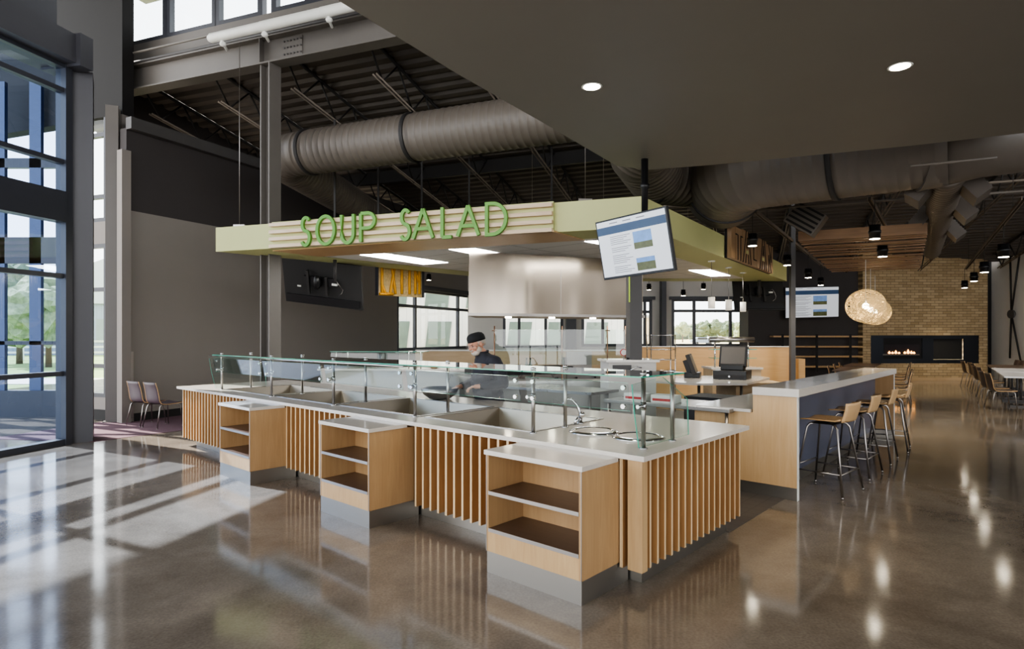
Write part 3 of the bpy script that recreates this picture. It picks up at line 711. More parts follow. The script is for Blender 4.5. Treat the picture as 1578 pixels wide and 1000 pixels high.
# ITALIAN sign on the right fascia
d_ = (C3-C0).normalized(); irz2 = math.atan2(d_.y, d_.x); si = lambda px: along((C0.x, C0.y), (C3.x, C3.y), px)
sg = thing('italian_sign', 'brown timber sign with tall letters reading ITALIAN on the right canopy edge', 'sign', (C0.x, C0.y, ZB), irz2)
xa, xb = si(1116), si(1183); W = xb-xa; Lw = W/7.2
MB().box((xa, -.05, 0), (xb, -.01, .6)).obj('sign_backing', 'slot', sg)
x = xa+.02
for ch, w_, top in (('I', .55, .68), ('T', 1.0, .64), ('A', 1.25, .67), ('L', .9, .6), ('I', .5, .66), ('A', 1.2, .68), ('N', 1.25, .64)):
    ww = W/6.75*w_-.03
    lt = MB().box((x, -.13, .0), (x+ww, -.05, top)).obj('letter', 'signwood2', sg)
    X_ = lambda f: x+ww*f
    Z_ = lambda f: top*f
    ln = {'T': [((.3, 0), (.3, .78)), ((.7, 0), (.7, .78)), ((0, .78), (.3, .78)), ((.7, .78), (1, .78))], 'A': [((.0, 0), (.38, 1)), ((1, 0), (.62, 1)), ((.3, 0), (.38, .28)), ((.7, 0), (.62, .28)), ((.5, .8), (.41, .46)), ((.5, .8), (.59, .46))],
          'L': [((.4, .24), (.4, 1)), ((.4, .24), (1, .24))], 'N': [((.3, 0), (.3, .62)), ((.3, .62), (.72, 0)), ((.28, 1), (.7, .38)), ((.7, .38), (.7, 1))]}.get(ch, [])
    if ln:
        mb = MB()
        for (a0, a1), (b0, b1) in ln: mb.tube([(X_(a0), -.131, Z_(a1)), (X_(b0), -.131, Z_(b1))], .014, 4)
        g = mb.obj('letter_groove', 'slot', lt)
    if ch == 'A': MB().box((X_(.38), -.14, Z_(.3)), (X_(.62), -.128, Z_(.4))).obj('crossbar', 'green', lt)
    x += ww+.03
# golden letter sign beyond the canopy
g0 = bd(583, 455, 13.6); g1 = bd(650, 451.3, 14.4); d_ = g1-g0; d_.z = 0; Wg = d_.length
sg = thing('golden_letter_sign', 'hanging chipboard sign with golden cut-out letters behind the canopy', 'sign', g0, math.atan2(d_.y, d_.x))
MB().box((0, 0, 0), (Wg, .06, .85)).obj('sign_board', 'osb', sg)
MB().box((Wg, -.02, 0), (Wg+.06, .1, .85)).obj('edge_frame', 'frame', sg); MB().box((-.02, -.02, 0), (0, .1, .85)).obj('edge_frame', 'frame', sg)
gx = lambda z: (z-290)/810*Wg
gz = lambda y: (665-y)/455*.62
for pl in ([[(345, 150), (345, 620)], [(350, 490), (410, 640)], [(300, 640), (480, 636)]], [[(520, 150), (590, 630)], [(575, 150), (490, 640)], [(410, 638), (545, 630)]],
           [[(705, 150), (705, 620)]], [[(850, 150), (850, 620)]], [[(960, 150), (960, 610)], [(1040, 150), (1040, 610)], [(960, 200), (1030, 400)]]):
    mb = MB()
    for s_ in pl: mb.tube([(gx(s_[0][0]), -.03, gz(s_[0][1])), (gx(s_[1][0]), -.03, gz(s_[1][1]))], .035, 4)
    mb.obj('letter', 'yellow', sg)

# ================================================================== TELEVISIONS
def screen_page(t, W, H, y=-.002):
    mb = MB().box((-W/2+.02, y-.002, -H/2+.03), (W/2-.02, y, H/2-.02)).obj('screen', 'screen_w', t)
    Q = lambda a, b_, c_, d_, m_, nm, dy=.001: MB().box((-W/2+.02+a*(W-.04), y-.0025-dy, -H/2+.03+c_*(H-.05)), (-W/2+.02+b_*(W-.04), y-.002, -H/2+.03+d_*(H-.05))).obj(nm, m_, mb)
    Q(0, 1, .76, .9, 'screen_b', 'page_banner'); Q(.52, .78, .42, .72, 'screen_sky', 'page_picture'); Q(.52, .78, .42, .53, 'screen_land', 'page_picture', .002)
    Q(.52, .78, .04, .26, 'screen_land', 'page_picture'); Q(.52, .78, .18, .26, 'screen_sky', 'page_picture', .002)
    b2 = MB()
    for i in range(20):
        z0 = .7-i*.034
        if i in (5, 9, 15): continue
        b2.box((-W/2+.02+.18*(W-.04), y-.004, -H/2+.03+z0*(H-.05)), (-W/2+.02+(.48-.05*(i % 3))*(W-.04), y-.002, -H/2+.03+(z0+.009)*(H-.05)))
    for i in range(3): b2.box((-W/2+.02+(.2+.2*i)*(W-.04), y-.004, H/2-.06), (-W/2+.02+(.32+.2*i)*(W-.04), y-.002, H/2-.05))
    b2.obj('page_text', 'screen_t', mb)
def tv_from(name, label, TL, TR, BL, front=True):
    x = (TR-TL); W = x.length; x.normalize()
    e_ = Vector((0, 0, EYE)); dr = BL-e_; den = dr.dot(x)          # slide the lower corner along its sight line until the set is rectangular
    if front and abs(den) > 1e-3: BL = e_+dr*((TL-e_).dot(x)/den)
    zv = (TL-BL); zv = zv-x*zv.dot(x); H = zv.length; zv.normalize(); yv = zv.cross(x)
    c_ = (TR+BL)/2
    t = thing(name, label, 'television', c_)
    m_ = Matrix(((x.x, yv.x, zv.x), (x.y, yv.y, zv.y), (x.z, yv.z, zv.z)))
    t.rotation_euler = m_.to_euler(); return t, W, H
t, W, H = tv_from('hanging_television', 'tilted television showing a web page, hanging in front of the canopy corner', bd(917, 343, 7.55), bd(1026, 317, 6.75), bd(931, 432, 7.3))
MB().box((-W/2, 0, -H/2), (W/2, .05, H/2)).obj('housing', 'black', t, bevel=.004)
screen_page(t, W, H)
MB().box((-.25, .05, -.2), (.25, .13, .2)).obj('mount_box', 'blackmat', t)
pt = bd(993.5, 340, 7.2)
tag(MB().tube([Vector((pt.x, pt.y, 2.9)), Vector((pt.x, pt.y, 3.45)), Vector((pt.x, pt.y, 3.46)), Vector((pt.x, pt.y, 3.5)), Vector((pt.x, pt.y, 3.51)), Vector((pt.x, pt.y, SZ))], [.04, .04, .055, .055, .042, .042], 14).obj('mounting_pole', 'black'), 'black ceiling pole holding the tilted television', 'pole')
# seen from behind, left
def tv_back(label, TL, TR, BL, pole_x):
    t, W, H = tv_from('television_back', label, TL, TR, BL, False)
    MB().box((-W/2, 0, -H/2), (W/2, .05, H/2)).obj('housing', 'blackmat', t, bevel=.004)
    MB().box((-W/2+.05, -.03, -H/2+.05), (W/2-.05, 0, -H/2+.2)).obj('speaker_bar', 'black', t)
    MB().box((-.38, -.07, -.02), (.3, -.0, .16)).obj('wall_plate', 'black', t)
    MB().box((-.3, -.11, -.22), (-.25, -.05, .3)).obj('mount_arm', 'joist', t); MB().box((.1, -.11, -.22), (.15, -.05, .2)).obj('mount_arm', 'joist', t)
    MB().ball((-.05, -.14, .08), .12, (.7, .8, 1.3), 12).obj('swivel', 'black', t)
    mb = MB(); mb.tube([(.3, -.06, .1), (.36, -.1, .14), (.42, -.1, .04), (.47, -.05, -.06), (.44, -.06, -.14), (.36, -.06, -.2)], .006, 6)
    mb.obj('cable', 'chrome_dull', t)
    MB().box((.25, -.1, .03), (.37, -.07, .07)).obj('cable_label', 'white', t); MB().box((-.55, -.05, -.1), (-.47, -.03, -.07)).obj('cable_label', 'white', t)
    return t
tv_back('back of a television hanging beside the grey wall under the canopy', bd(433.0, 396, 12.6), bd(555, 410, 12.38), bd(442, 464, 13.0), 516)
tag(MB().tube([bd(516, 392, 12.0), bd(516, 436, 12.0)], .035, 10).obj('mounting_pole', 'joist'), 'short dark pole holding the television beside the grey wall', 'pole')
tv_back('back of a dark television hanging near the ITALIAN sign', bd(1130, 431, 17.4), bd(1207, 431, 17.4), bd(1131, 478, 17.2), 1170)
tag(MB().tube([bd(1170, 428, 16.4), bd(1170, 458, 16.4)], .045, 10).obj('mounting_pole', 'joist'), 'short dark pole holding the television near the ITALIAN sign', 'pole')
t, W, H = tv_from('wall_television', 'television showing a web page on the dark wall above the shelves', bd(1210, 443, 22.5), bd(1293, 441, 22.5), bd(1210, 491, 22.5))
MB().box((-W/2, 0, -H/2), (W/2, .08, H/2)).obj('housing', 'black', t); screen_page(t, W, H)

# ================================================================== SALAD COUNTER
ctr = thing('salad_counter', 'long salad bar counter with white stone top and vertical timber slats', 'counter', IO, IRZ)
# local: x = -a, y = b
AL, AR, BF, BK = 7.95, -.212, .398, 2.23
wells = [(1.0, 2.3), (2.43, 3.85), (3.98, 5.4), (5.52, 6.85)]; WB0, WB1 = .70, 1.70
soup = [(.61, 1.03), (.195, 1.03)]
mb = MB(); HT, TH = .907, .035
xs = [AR]+[v for w_ in wells for v in w_]+[AL]
mb.box((-AL, BF, HT-TH), (-AR, WB0, HT)); mb.box((-AL, WB1, HT-TH), (-AR, BK, HT))
edges = [AR]+[v for w_ in wells for v in w_]+[AL]
for i in range(0, len(edges), 2): mb.box((-edges[i+1], WB0, HT-TH), (-edges[i], WB1, HT))
mb.obj('countertop', 'quartz', ctr)
# body behind slats
MB().box((-AL+.12, BF+.12, .13), (-AR-.13, BF+.16, HT-TH)).box((-AR-.17, BF+.12, .13), (-AR-.13, BK-.06, HT-TH)).obj('slat_backing', 'slat_back', ctr)
MB().box((-AL+.16, BK-.1, .13), (-AR-.13, BK-.06, HT-TH)).box((-AL+.12, BF+.12, .13), (-AL+.16, BK-.1, HT-TH)).obj('body_panel', 'steel', ctr)
MB().box((-AL+.3, BF+.18, 0), (-AR-.28+.16, BK-.2, .15)).obj('kick_plate', 'steel_dark', ctr)
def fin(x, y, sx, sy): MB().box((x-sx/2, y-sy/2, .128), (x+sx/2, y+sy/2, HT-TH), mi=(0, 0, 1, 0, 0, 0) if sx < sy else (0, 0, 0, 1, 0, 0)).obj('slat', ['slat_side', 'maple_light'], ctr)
cabs = [(0, .835), (2.27, 3.075), (4.57, 5.385)]
a_ = -.02
while a_ < AL-.12:
    if not any(c0-.005 < a_ < c1+.005 for c0, c1 in cabs): fin(-a_, BF+.075, .024, .085)
    a_ += .104
b_ = .56
while b_ < BK-.08: fin(-AR-.085, b_, .085, .024); b_ += .104
MB().box((-AR-.14, BF+.03, .128), (-AR-.03, BF+.1, HT-TH)).obj('corner_post', 'maple', ctr)
# pale front edges of the slats
# wells
for k, (a0, a1) in enumerate(wells):
    mb = MB(); z1 = HT+.006
    r_ = .03
    for bx0, by0, bx1, by1 in ((-a1-r_, WB0-r_, -a0+r_, WB0), (-a1-r_, WB1, -a0+r_, WB1+r_), (-a1-r_, WB0, -a1, WB1), (-a0, WB0, -a0+r_, WB1)):
        mb.box((bx0, by0, HT-.002), (bx1, by1, z1))
    rim = mb
    wl = mb.obj('food_well_rim', 'steel', ctr, bevel=.003)
    mb = MB(); zfl = HT-.22; s_ = .06
    T = [(-a1, WB0), (-a0, WB0), (-a0, WB1), (-a1, WB1)]; Bt = [(-a1+s_, WB0+s_), (-a0-s_, WB0+s_), (-a0-s_, WB1-s_), (-a1+s_, WB1-s_)]
    for i in range(4):
        j = (i+1) % 4; mb.quad([(*T[i], HT), (*T[j], HT), (*Bt[j], zfl), (*Bt[i], zfl)])
    mb.quad([(*p, zfl) for p in Bt]); mb.obj('food_well_basin', 'steel_well', wl)
    MB().lathe([(.03, 0), (.03, .006), (.012, .01)], 14, (-(a0+.25), WB1-.3, zfl)).obj('drain', 'chrome_dull', wl)
# round soup wells
for a0, b0 in soup:
    w_ = MB().lathe([(.205, 0), (.2, .008), (.172, .02), (.158, .016), (.15, -.01+.012)], 40, (-a0, b0, HT)).obj('soup_well_ring', 'chrome', ctr)
    MB().lathe([(.150, .012), (.135, .003), (.02, .0022), (.0001, .002)], 36, (-a0, b0, HT)).obj('soup_well_lid', 'steel_well', w_)
# fill faucet
f_ = thing('fill_faucet', 'chrome gooseneck fill faucet beside the round soup wells', 'faucet', bp(894, 653, HT), 0)
MB().lathe([(.034, 0), (.034, .012), (.02, .022), (.02, .07)], 16).obj('base', 'chrome', f_)
MB().tube([(0, 0, .06), (-.005, 0, .11), (-.03, 0, .17), (-.07, 0, .215), (-.11, 0, .225), (-.14, 0, .2), (-.15, 0, .15)], .013, 10).obj('gooseneck', 'chrome', f_)
MB().tube([(0, 0, .06), (-.03, -.03, .05), (-.05, -.05, .01)], .015, 10).ball((.015, -.02, .085), .028).obj('handle', 'chrome', f_)

# tray cabinets in front
def cabinet(a0, a1, label):
    t = thing('tray_cabinet', label, 'cabinet', I(a0, 0, 0), IRZ, 'shelf cabinets along the salad bar front')
    w_ = a1-a0; D = BF; zc = .845; pt_ = .022
    MB().box((-w_-.012, -.015, zc), (.012, D+.012, .879)).obj('countertop', 'quartz', t, bevel=.003)
    for x in (-pt_, -w_): MB().box((x, .0, .155), (x+pt_, D+.1, zc)).obj('side_panel', 'maple_side', t)
    MB().box((-w_+pt_, D-.02, .155), (-pt_, D, zc)).obj('back_panel', 'maple_side', t)
    MB().box((-w_+pt_, .0, .155), (-pt_, .02, .295)).obj('front_panel', 'maple', t)
    for z in (.3, .565):
        s_ = MB().box((-w_+pt_, .004, z-.0), (-pt_, D-.02, z+.02)).obj('shelf', 'shelf_in', t)
        MB().box((-w_+pt_, -.004, z-.004), (-pt_, .004, z+.022)).obj('edge_strip', 'chrome_dull', s_)
    MB().box((-w_, -.003, .155), (-w_+.006, .0, zc)).box((-.006, -.003, .155), (0, 0, zc)).obj('edge_strip', 'chrome_dull', t)
    MB().box((-w_+.004, .004, 0), (-.004, D+.16, .155)).obj('kick_plate', 'steel_dark', t)
    return t
for (a0, a1), lb in zip(cabs, ('open shelf cabinet nearest the camera with two dark shelves', 'middle open shelf cabinet along the salad bar', 'farthest open shelf cabinet, at the left end of the salad bar')):
    cabinet(a0, a1, lb)

# sneeze guard
posts = [-.07, .93, 2.43, 3.88, 5.35, 6.87]; PB0, PB1 = .64, 1.07; ZG = 1.412
sg = thing('sneeze_guard', 'glass sneeze guard on steel posts along the salad bar', 'sneeze guard', I(0, 0, HT), IRZ)
for a0 in posts:
    for b0 in (PB0, PB1):
        p_ = MB().tube([(-a0, b0, 0), (-a0, b0, ZG-HT)], .016, 14).obj('post', 'chrome_dull', sg)
        MB().lathe([(.03, 0), (.03, .008), (.018, .012)], 16, (-a0, b0, 0)).lathe([(.022, ZG-HT+.012), (.022, ZG-HT+.026), (.01, ZG-HT+.03)], 14, (-a0, b0, 0)).obj('fitting', 'chrome', p_)
    MB().tube([(-a0, .56, .3), (-a0, PB0, .3)], .014, 10).lathe([(.02, -.03), (.02, .03)], 12, (-a0, PB0, .3)).obj('clamp', 'chrome', sg)
for a0, a1 in zip(posts, posts[1:]):
    MB().box((-a1+.006-.0, .50, ZG-HT), (-a0-.006+(.07 if a0 < 0 else 0), 1.14, ZG-HT+.010), mi=(0, 0, 1, 1, 1, 1)).obj('top_glass', ['glass', 'glassedge'], sg)
    m_ = Matrix.Translation((0, .53, .27)) @ Matrix.Rotation(R(9), 4, 'X')
    MB().box((-a1+.04, -.005, 0), (-a0-.04, .005, .2), m_, mi=(1, 1, 0, 0, 0, 0)).obj('front_glass', ['glass', 'glassedge'], sg)
    for x in (-a1+.09, -a0-.09):
        for z in (.3, .43):
            MB().lathe([(.017, -.012), (.017, .012)], 12, mtx=Matrix.Translation((x, .525, z)) @ Matrix.Rotation(R(90), 4, 'X')).obj('glass_stud', 'chrome', sg)
for x in (.075, -posts[-1]-.03):
    pr = [(.56, .02), (.50, .27), (.47, .46), (.9, .49), (1.3, .3), (1.32, .02)]
    mb = MB(); A = [mb.bm.verts.new((x, y, z)) for y, z in pr]; Bv = [mb.bm.verts.new((x+.009, y, z)) for y, z in pr]
    mb.bm.faces.new(A[::-1]); mb.bm.faces.new(Bv)
    for i in range(len(pr)):
        f = mb.bm.faces.new((A[i], A[(i+1) % len(pr)], Bv[(i+1) % len(pr)], Bv[i])); f.material_index = 1
    mb.obj('end_glass', ['glass', 'glassedge'], sg)
MB().tube([(-posts[-1]-.1, .50, ZG-HT-.01), (-posts[2], .50, ZG-HT-.01)], .008, 8).obj('front_rail', 'chrome', sg)
# steel bowl
bw = tag(MB().lathe([(.05, 0), (.13, .015), (.2, .07), (.235, .14), (.242, .14), (.205, .062), (.13, .004+.004), (.0001, .006)], 32).obj('mixing_bowl', 'chrome_dull', loc=I(3.5, 1.9, HT)), 'large stainless mixing bowl on the counter in front of the chef', 'bowl')

# ================================================================== BAR COUNTER with stools
bar = thing('bar_counter', 'high maple bar counter with thick white stone top and blue panel', 'counter', I(0, 3.44, 0), IRZ)
BL_ = 5.13; ZBT = 1.15
MB().box((-.2, -.02, ZBT-.085), (.27, BL_, ZBT)).obj('countertop', 'quartz', bar, bevel=.004)
MB().box((-.2, 0, .13), (.25, .05, ZBT-.085)).box((-.86, 0, .13), (-.2, .05, .875)).obj('end_panel', 'maple_light' if 0 else 'ply', bar)
MB().box((-.1, BL_-.1, .13), (.25, BL_-.05, ZBT-.085)).obj('end_panel', 'maple_side', bar)
MB().box((-.06, .05, .13), (-.02, BL_-.1, ZBT-.085)).obj('front_panel', 'blue', bar)
MB().box((-.84, .012, 0), (.246, .06, .13)).box((-.07, .06, 0), (-.025, BL_-.1, .13)).box((-.1, BL_-.09, 0), (.244, BL_-.055, .13)).obj('kick_plate', 'steel_dark', bar)
MB().box((.246, -.002, 0), (.252, .052, ZBT-.085)).box((.246, BL_-.102, 0), (.252, BL_-.05, ZBT-.085)).obj('edge_strip', 'white', bar)
MB().box((-.88, -.03, .875), (-.22, 1.2, .907)).box((-.88, 1.2, .875), (-.22, BL_, .907)).obj('lower_countertop', 'quartz', bar)
MB().box((-.22, .1, .13), (-.18, BL_, ZBT-.085)).obj('back_panel', 'stone', bar)
def stool():
    t = thing('bar_stool', '', 'stool', (0, 0, 0), 0, 'plywood bar stools at the high bar')
    # faces local -x (towards the bar)
    def seat(u, v):
        x = .2-.42*u; y = (v-.5)*.42; z = .765+.018*math.cos((v-.5)*PI)*-1+.018; z += -.03*max(0, u-.8)*5*(u-.8)
        if u < .12: z += .02*(.12-u)/.12
        return Vector((x, y*(1-.15*max(0, u-.7)), z))
    MB().grid(seat, 14, 8, .014).obj('seat', 'ply', t)
    def back(u, v):
        y = (v-.5)*.42; x = .2+.05*math.sin(u*1.4)-.0+.03*(1-(2*v-1)**2)-.0; z = .785+.2*u
        return Vector((x, y, z))
    MB().grid(back, 8, 10, .014).obj('backrest', 'ply', t)
    for sx, sy in ((-1, -1), (-1, 1), (1, -1), (1, 1)):
        MB().tube([(sx*.06, sy*.12, .752), (sx*.13, sy*.16, .735), (sx*.155, sy*.175, .70), (sx*.25, sy*.3, .02)], .0115, 10).ball((sx*.25, sy*.3, .014), .014, n=8).obj('leg', 'chrome_dull', t)
    k = lambda z: (.155+(.25-.155)*(.70-z)/.68, .175+(.3-.175)*(.70-z)/.68)
    x, y = k(.30); x2, y2 = k(.24)
    MB().tube([(-x, -y, .3), (-x, y, .3)], .008, 8).tube([(x2, -y2, .24), (x2, y2, .24)], .008, 8).tube([(-x2, -y2, .24), (x2, -y2, .24)], .008, 8).tube([(-x2, y2, .24), (x2, y2, .24)], .008, 8).obj('foot_rail', 'chrome_dull', t)
    MB().box((-.12, -.16, .742), (.12, .16, .752)).obj('seat_plate', 'black', t)
    return t
st0 = stool()
sl = ['bar stool nearest the camera, at the near end of the bar', 'second bar stool from the near end of the bar', 'third bar stool along the bar, second from the fireplace end', 'bar stool farthest along the bar toward the fireplace']
for k in range(4):
    loc = I(-.36, 4.14+1.1*k, 0); rz = IRZ+R(4*(k-1.5))
    if k == 0: st0.location = loc; st0.rotation_euler = (0, 0, rz); st0['label'] = sl[0]
    else: dup(st0, loc, rz, sl[k])

# ================================================================== DINING CHAIRS & TABLES
def chair(shell, edge='ply'):
    t = thing('dining_chair', '', 'chair', (0, 0, 0), 0, '')
    # faces +x
    prof = [(.23, .455), (.12, .44), (-.08, .435), (-.165, .45), (-.2, .50), (-.215, .60), (-.235, .72), (-.27, .84)]
    def mk(pr):
        n = len(pr)-1
        def f(u, v):
            s = u*n; i = min(n-1, int(s)); a = s-i; x = pr[i][0]*(1-a)+pr[i+1][0]*a; z = pr[i][1]*(1-a)+pr[i+1][1]*a
            w = .43-.03*(z > .6)*(z-.6)/.24; y = (v-.5)*w; d = (1-(2*v-1)**2)
            return Vector((x-(.03*d if z > .46 else 0), y, z-(.012*d if z < .46 else 0)))
        return f
    MB().grid(mk(prof[:4]), 8, 6, .013).obj('seat', shell, t)
    b = MB().grid(mk(prof[3:]), 10, 8, .013).obj('backrest', shell, t)
    mb = MB()
    for v in (0, 1):
        mb.tube([mk(prof)(i/20, v) for i in range(21)], .008, 4)
    mb.obj('shell_edge', edge, t)
    for sx, sy in ((1, 1), (1, -1), (-1, 1), (-1, -1)):
        MB().tube([(sx*.1, sy*.19, .43), (sx*.17, sy*.2, .42), (sx*.19, sy*.205, .39), (sx*.24-.02, sy*.235, .012)], .010, 8).ball((sx*.24-.02, sy*.235, .012), .012, n=8).obj('leg', 'chrome_dull', t)
    return t
cb = chair('chairbrown'); cp = chair('chairpurple')
placed = {'b': False, 'p': False}
def put(kind, x, y, rz, label, group):
    o = cb if kind == 'b' else cp
    if not placed[kind]: placed[kind] = True; o.location = (x, y, 0); o.rotation_euler = (0, 0, rz); o['label'] = label
    else: o = dup(o, (x, y, 0), rz, label)
    o['group'] = group
put('p', -6.95, 11.5, R(60), 'plum shell chair nearer the window strip, against the grey wall', 'plum chairs by the grey wall')
put('p', -6.47, 11.22, R(60), 'plum shell chair nearer the salad counter, beside the grey wall', 'plum chairs by the grey wall')
def table(loc, L, W, rz, top, label, h=.74):
    t = thing('dining_table', label, 'table', loc, rz, 'dining tables')
    MB().box((0, 0, h-.035), (L, W, h)).obj('tabletop', top, t, bevel=.004)
    for x in (.35, L-.35):
        MB().tube([(x, W/2, .05), (x, W/2, h-.035)], .03, 10).obj('pedestal', 'steelpaint', t)
        MB().box((x-.03, .08, 0), (x+.03, W-.08, .04)).obj('foot', 'steelpaint', t)
TA = math.atan2(2.1, 1.5)
tdir = Vector((math.cos(TA), math.sin(TA), 0)); 
table((-6.2, 11.6, 0), 1.0, .7, R(-28), 'brn_table', 'small dark table beside the plum chairs at the grey wall')
TR0 = Vector((12.25, 13.6, 0))
for k, (m_, lb) in enumerate((('wht_table', 'white topped dining table nearest the camera at far right'), ('wht_table', 'white topped dining table, middle one of the right row'), ('brn_table', 'brown topped dining table nearest the fireplace at right'))):
    table(TR0+tdir*(2.45*k), 2.2, .9, TA, m_, lb)
# shift: tables lie to the right of the row of chairs
rl = ['brown shell chair nearest the camera in the right hand row', 'second brown chair from the camera in the right hand row', 'third brown chair from the camera in the right hand row', 'fourth brown chair from the camera in the right hand row',
      'fifth brown chair in the right hand row toward the fireplace', 'sixth brown chair in the right hand row toward the fireplace', 'brown chair at the fireplace end of the right hand row']
for k, (x, y) in enumerate(((11.15, 13.75), (11.55, 14.45), (12.85, 16.2), (13.3, 16.95), (14.35, 18.4), (14.8, 19.1), (15.4, 20.2))):
    put('b', x, y, R(-22), rl[k], 'brown chairs in the right hand row')
table((9.6, 16.2, 0), 2.4, .9, TA, 'brn_table', 'brown table beyond the far end of the bar, before the fireplace')
table((11.2, 18.6, 0), 2.4, .9, TA, 'brn_table', 'brown table behind the bar nearest the brick fireplace wall')
for k, (x, y) in enumerate(((9.15, 14.3), (9.85, 15.35), (10.8, 16.9), (11.6, 18.1), (12.5, 19.4))):
    put('b', x, y, R(148), ['brown chair nearest behind the farthest bar stool', 'second brown chair behind the end of the bar', 'third brown chair in the row behind the bar', 'fourth brown chair in the row behind the bar', 'last brown chair in the row behind the bar before the fireplace'][k], 'brown chairs beyond the end of the bar')
for k, (x, y) in enumerate(((9.2, 17.0), (9.9, 18.0), (10.6, 19.0))):
    put('b', x, y, R(-32), ['brown chair seen above the bar top, nearest of three', 'brown chair seen above the bar top, middle of three', 'brown chair seen above the bar top, farthest of three'][k], 'brown chairs left of the fireplace tables')
for k, (x, y) in enumerate(((17.2, 20.6), (17.45, 21.1))):
    put('b', x-.1, y, R(158), ['brown chair against the white right wall, nearer one', 'brown chair against the white right wall, farther one'][k], 'brown chairs by the white wall')

# ================================================================== FIREPLACE, SHELVES, PENDANTS
t = thing('fireplace', 'wide black metal fireplace insert with low flames in the brick wall', 'fireplace', (xf(1342), YF, zf(560)))
FW = xf(1508.5)-xf(1342); FH = zf(517)-zf(560)
X = lambda px: xf(px)-xf(1342)
Z = lambda py: zf(py)-zf(560)
M['fsteel'] = brushed('fire_surround', srgb(72, 76, 84), .4, (1, 1, 20))
mb = MB()
mb.box((0, .02, 0), (X(1362), .06, FH)).box((X(1422), .02, 0), (X(1439), .06, FH)).box((X(1486), .02, 0), (FW, .06, FH)).box((X(1362), .02, Z(521)), (X(1422), .06, FH)).box((X(1362), .02, 0), (X(1422), .06, Z(553))).box((X(1439), .02, Z(522)), (X(1486), .06, FH)).box((X(1439), .02, 0), (X(1486), .06, Z(554)))
mb.obj('surround', 'fsteel', t)
MB().box((X(1358), .05, Z(554)), (X(1424), .07, Z(519))).obj('fire_frame', 'black', t)
MB().box((X(1364), .04, Z(548)), (X(1418), .05, Z(531))).obj('firebox', 'fireglow', t)
MB().box((X(1361), .0, Z(547.5)), (X(1417), .035, Z(545.5))).obj('burner_tray', 'chrome_dull', t)
for px, h_ in ((1371, .1), (1376, .08), (1381, .13), (1386, .07), (1395, .09), (1400, .17), (1405, .11), (1409, .08)):
    MB().lathe([(.03, 0), (.045, h_*.35), (.02, h_*.75), (.0001, h_)], 8, (X(px), .02, Z(545))).obj('flame', 'flame', t)
MB().box((X(1439), .1, Z(554)), (X(1486), .12, Z(522))).obj('dark_screen', 'blackmat', t)
t = thing('wall_shelving', 'four rows of wooden shelves on the dark wall left of the fireplace', 'shelf', (xd(1186), YD, 0))
for py in (518.5, 534, 549, 564.5):
    z = zd(py); MB().box((0, -.32, z-.03), (xd(1323)-xd(1186), -.0, z+.03)).obj('shelf_board', 'maple', t)
for px in (1200, 1252, 1303): MB().box((xd(px)-xd(1186)-.04, -.345, zd(572)), (xd(px)-xd(1186)+.04, -.32, zd(515))).obj('bracket', 'blackmat', t)
def basket(c, r, label):
    t = thing('woven_globe_pendant', label, 'pendant lamp', c, 0, 'woven globe pendants before the fireplace')
    mb = MB(); rnd = random.Random(int(c[0]*100))
    for k in range(90):
        ax = Vector((rnd.gauss(0, 1), rnd.gauss(0, 1), rnd.gauss(0, 1))).normalized(); u = ax.orthogonal().normalized(); v = ax.cross(u); off = rnd.uniform(-.55, .55); rr = math.sqrt(1-off*off)
        a0 = rnd.uniform(0, 6.28); sp_ = rnd.uniform(2.5, 5.5); n = 18; pts = []
        for i in range(n+1):
            a = a0+sp_*i/n; p = ax*off+(u*math.cos(a)+v*math.sin(a))*rr; pts.append(Vector((p.x*r, p.y*r, p.z*r*.92)))
        mb.tube(pts, .0055, 4, cap=False)
    mb.obj('woven_globe', 'wicker', t)
    MB().ball((0, 0, 0), .075, n=14).obj('bulb', 'bulb', t)
    MB().tube([(0, 0, .07), (0, 0, .16)], .03, 10).obj('lamp_holder', 'white', t)
    MB().tube([(0, 0, .16), (0, 0, 3.58-c[2])], .008, 6).obj('cord', 'white', t)
basket(bd(1334, 471.6, 15.0), .45, 'woven globe pendant nearest the camera, largest of the three')
basket(bd(1341.5, 477, 17.1), .45, 'woven globe pendant in the middle of the three')
basket(bd(1348.5, 480.5, 19.0), .45, 'woven globe pendant nearest the brick wall')
# can pendants
def can_light(px, py, zc, w_, label, Y=None):
    p = bp(px, py, zc) if Y is None else bd(px, py, Y); r = w_/2*p.y/FOC; h = r*2.5
    t = thing('can_pendant', label, 'pendant lamp', p, 0, 'black can pendant lights')
    MB().lathe([(r*.9, h*.5), (r*.9, h*.1), (r*1.03, h*.1), (r*1.03, -.1*h), (r*.92, -.1*h), (r*.92, -h*.5)], 20).obj('can', 'black', t)
    MB().lathe([(.0001, -h*.505), (r*.78, -h*.505), (r*.82, -h*.515)], 20).obj('lamp_face', 'lamp', t)
    MB().tube([(0, 0, h*.5), (0, 0, h*.5+max(.4, 4.05-p.z-h*.5))], .007, 6).obj('cord', 'joist', t)
    return p, r, h
cl = [(1159.5, 369.5, 15, 'black can pendant in front of the ITALIAN sign'), (1213, 401, 12.6, 'black can pendant at the right tip of the green canopy'), (1245.6, 421, 11, 'black can pendant above the wall television'),
      (1264.8, 433.7, 9.5, 'small black can pendant between wall television and slat ceiling'), (1348, 357.5, 17, 'black can pendant in front of the cedar slat ceiling, larger one'), (1360, 386, 15, 'black can pendant below the cedar slat ceiling, above the woven globes'),
      (1546.5, 386, 16, 'black can pendant nearest the camera on the far right track'), (1517, 411.5, 13, 'second black can pendant on the far right track'), (1501, 426.5, 11, 'third black can pendant on the far right track'), (1486.5, 438, 9, 'farthest black can pendant on the far right track')]
lampspots = []
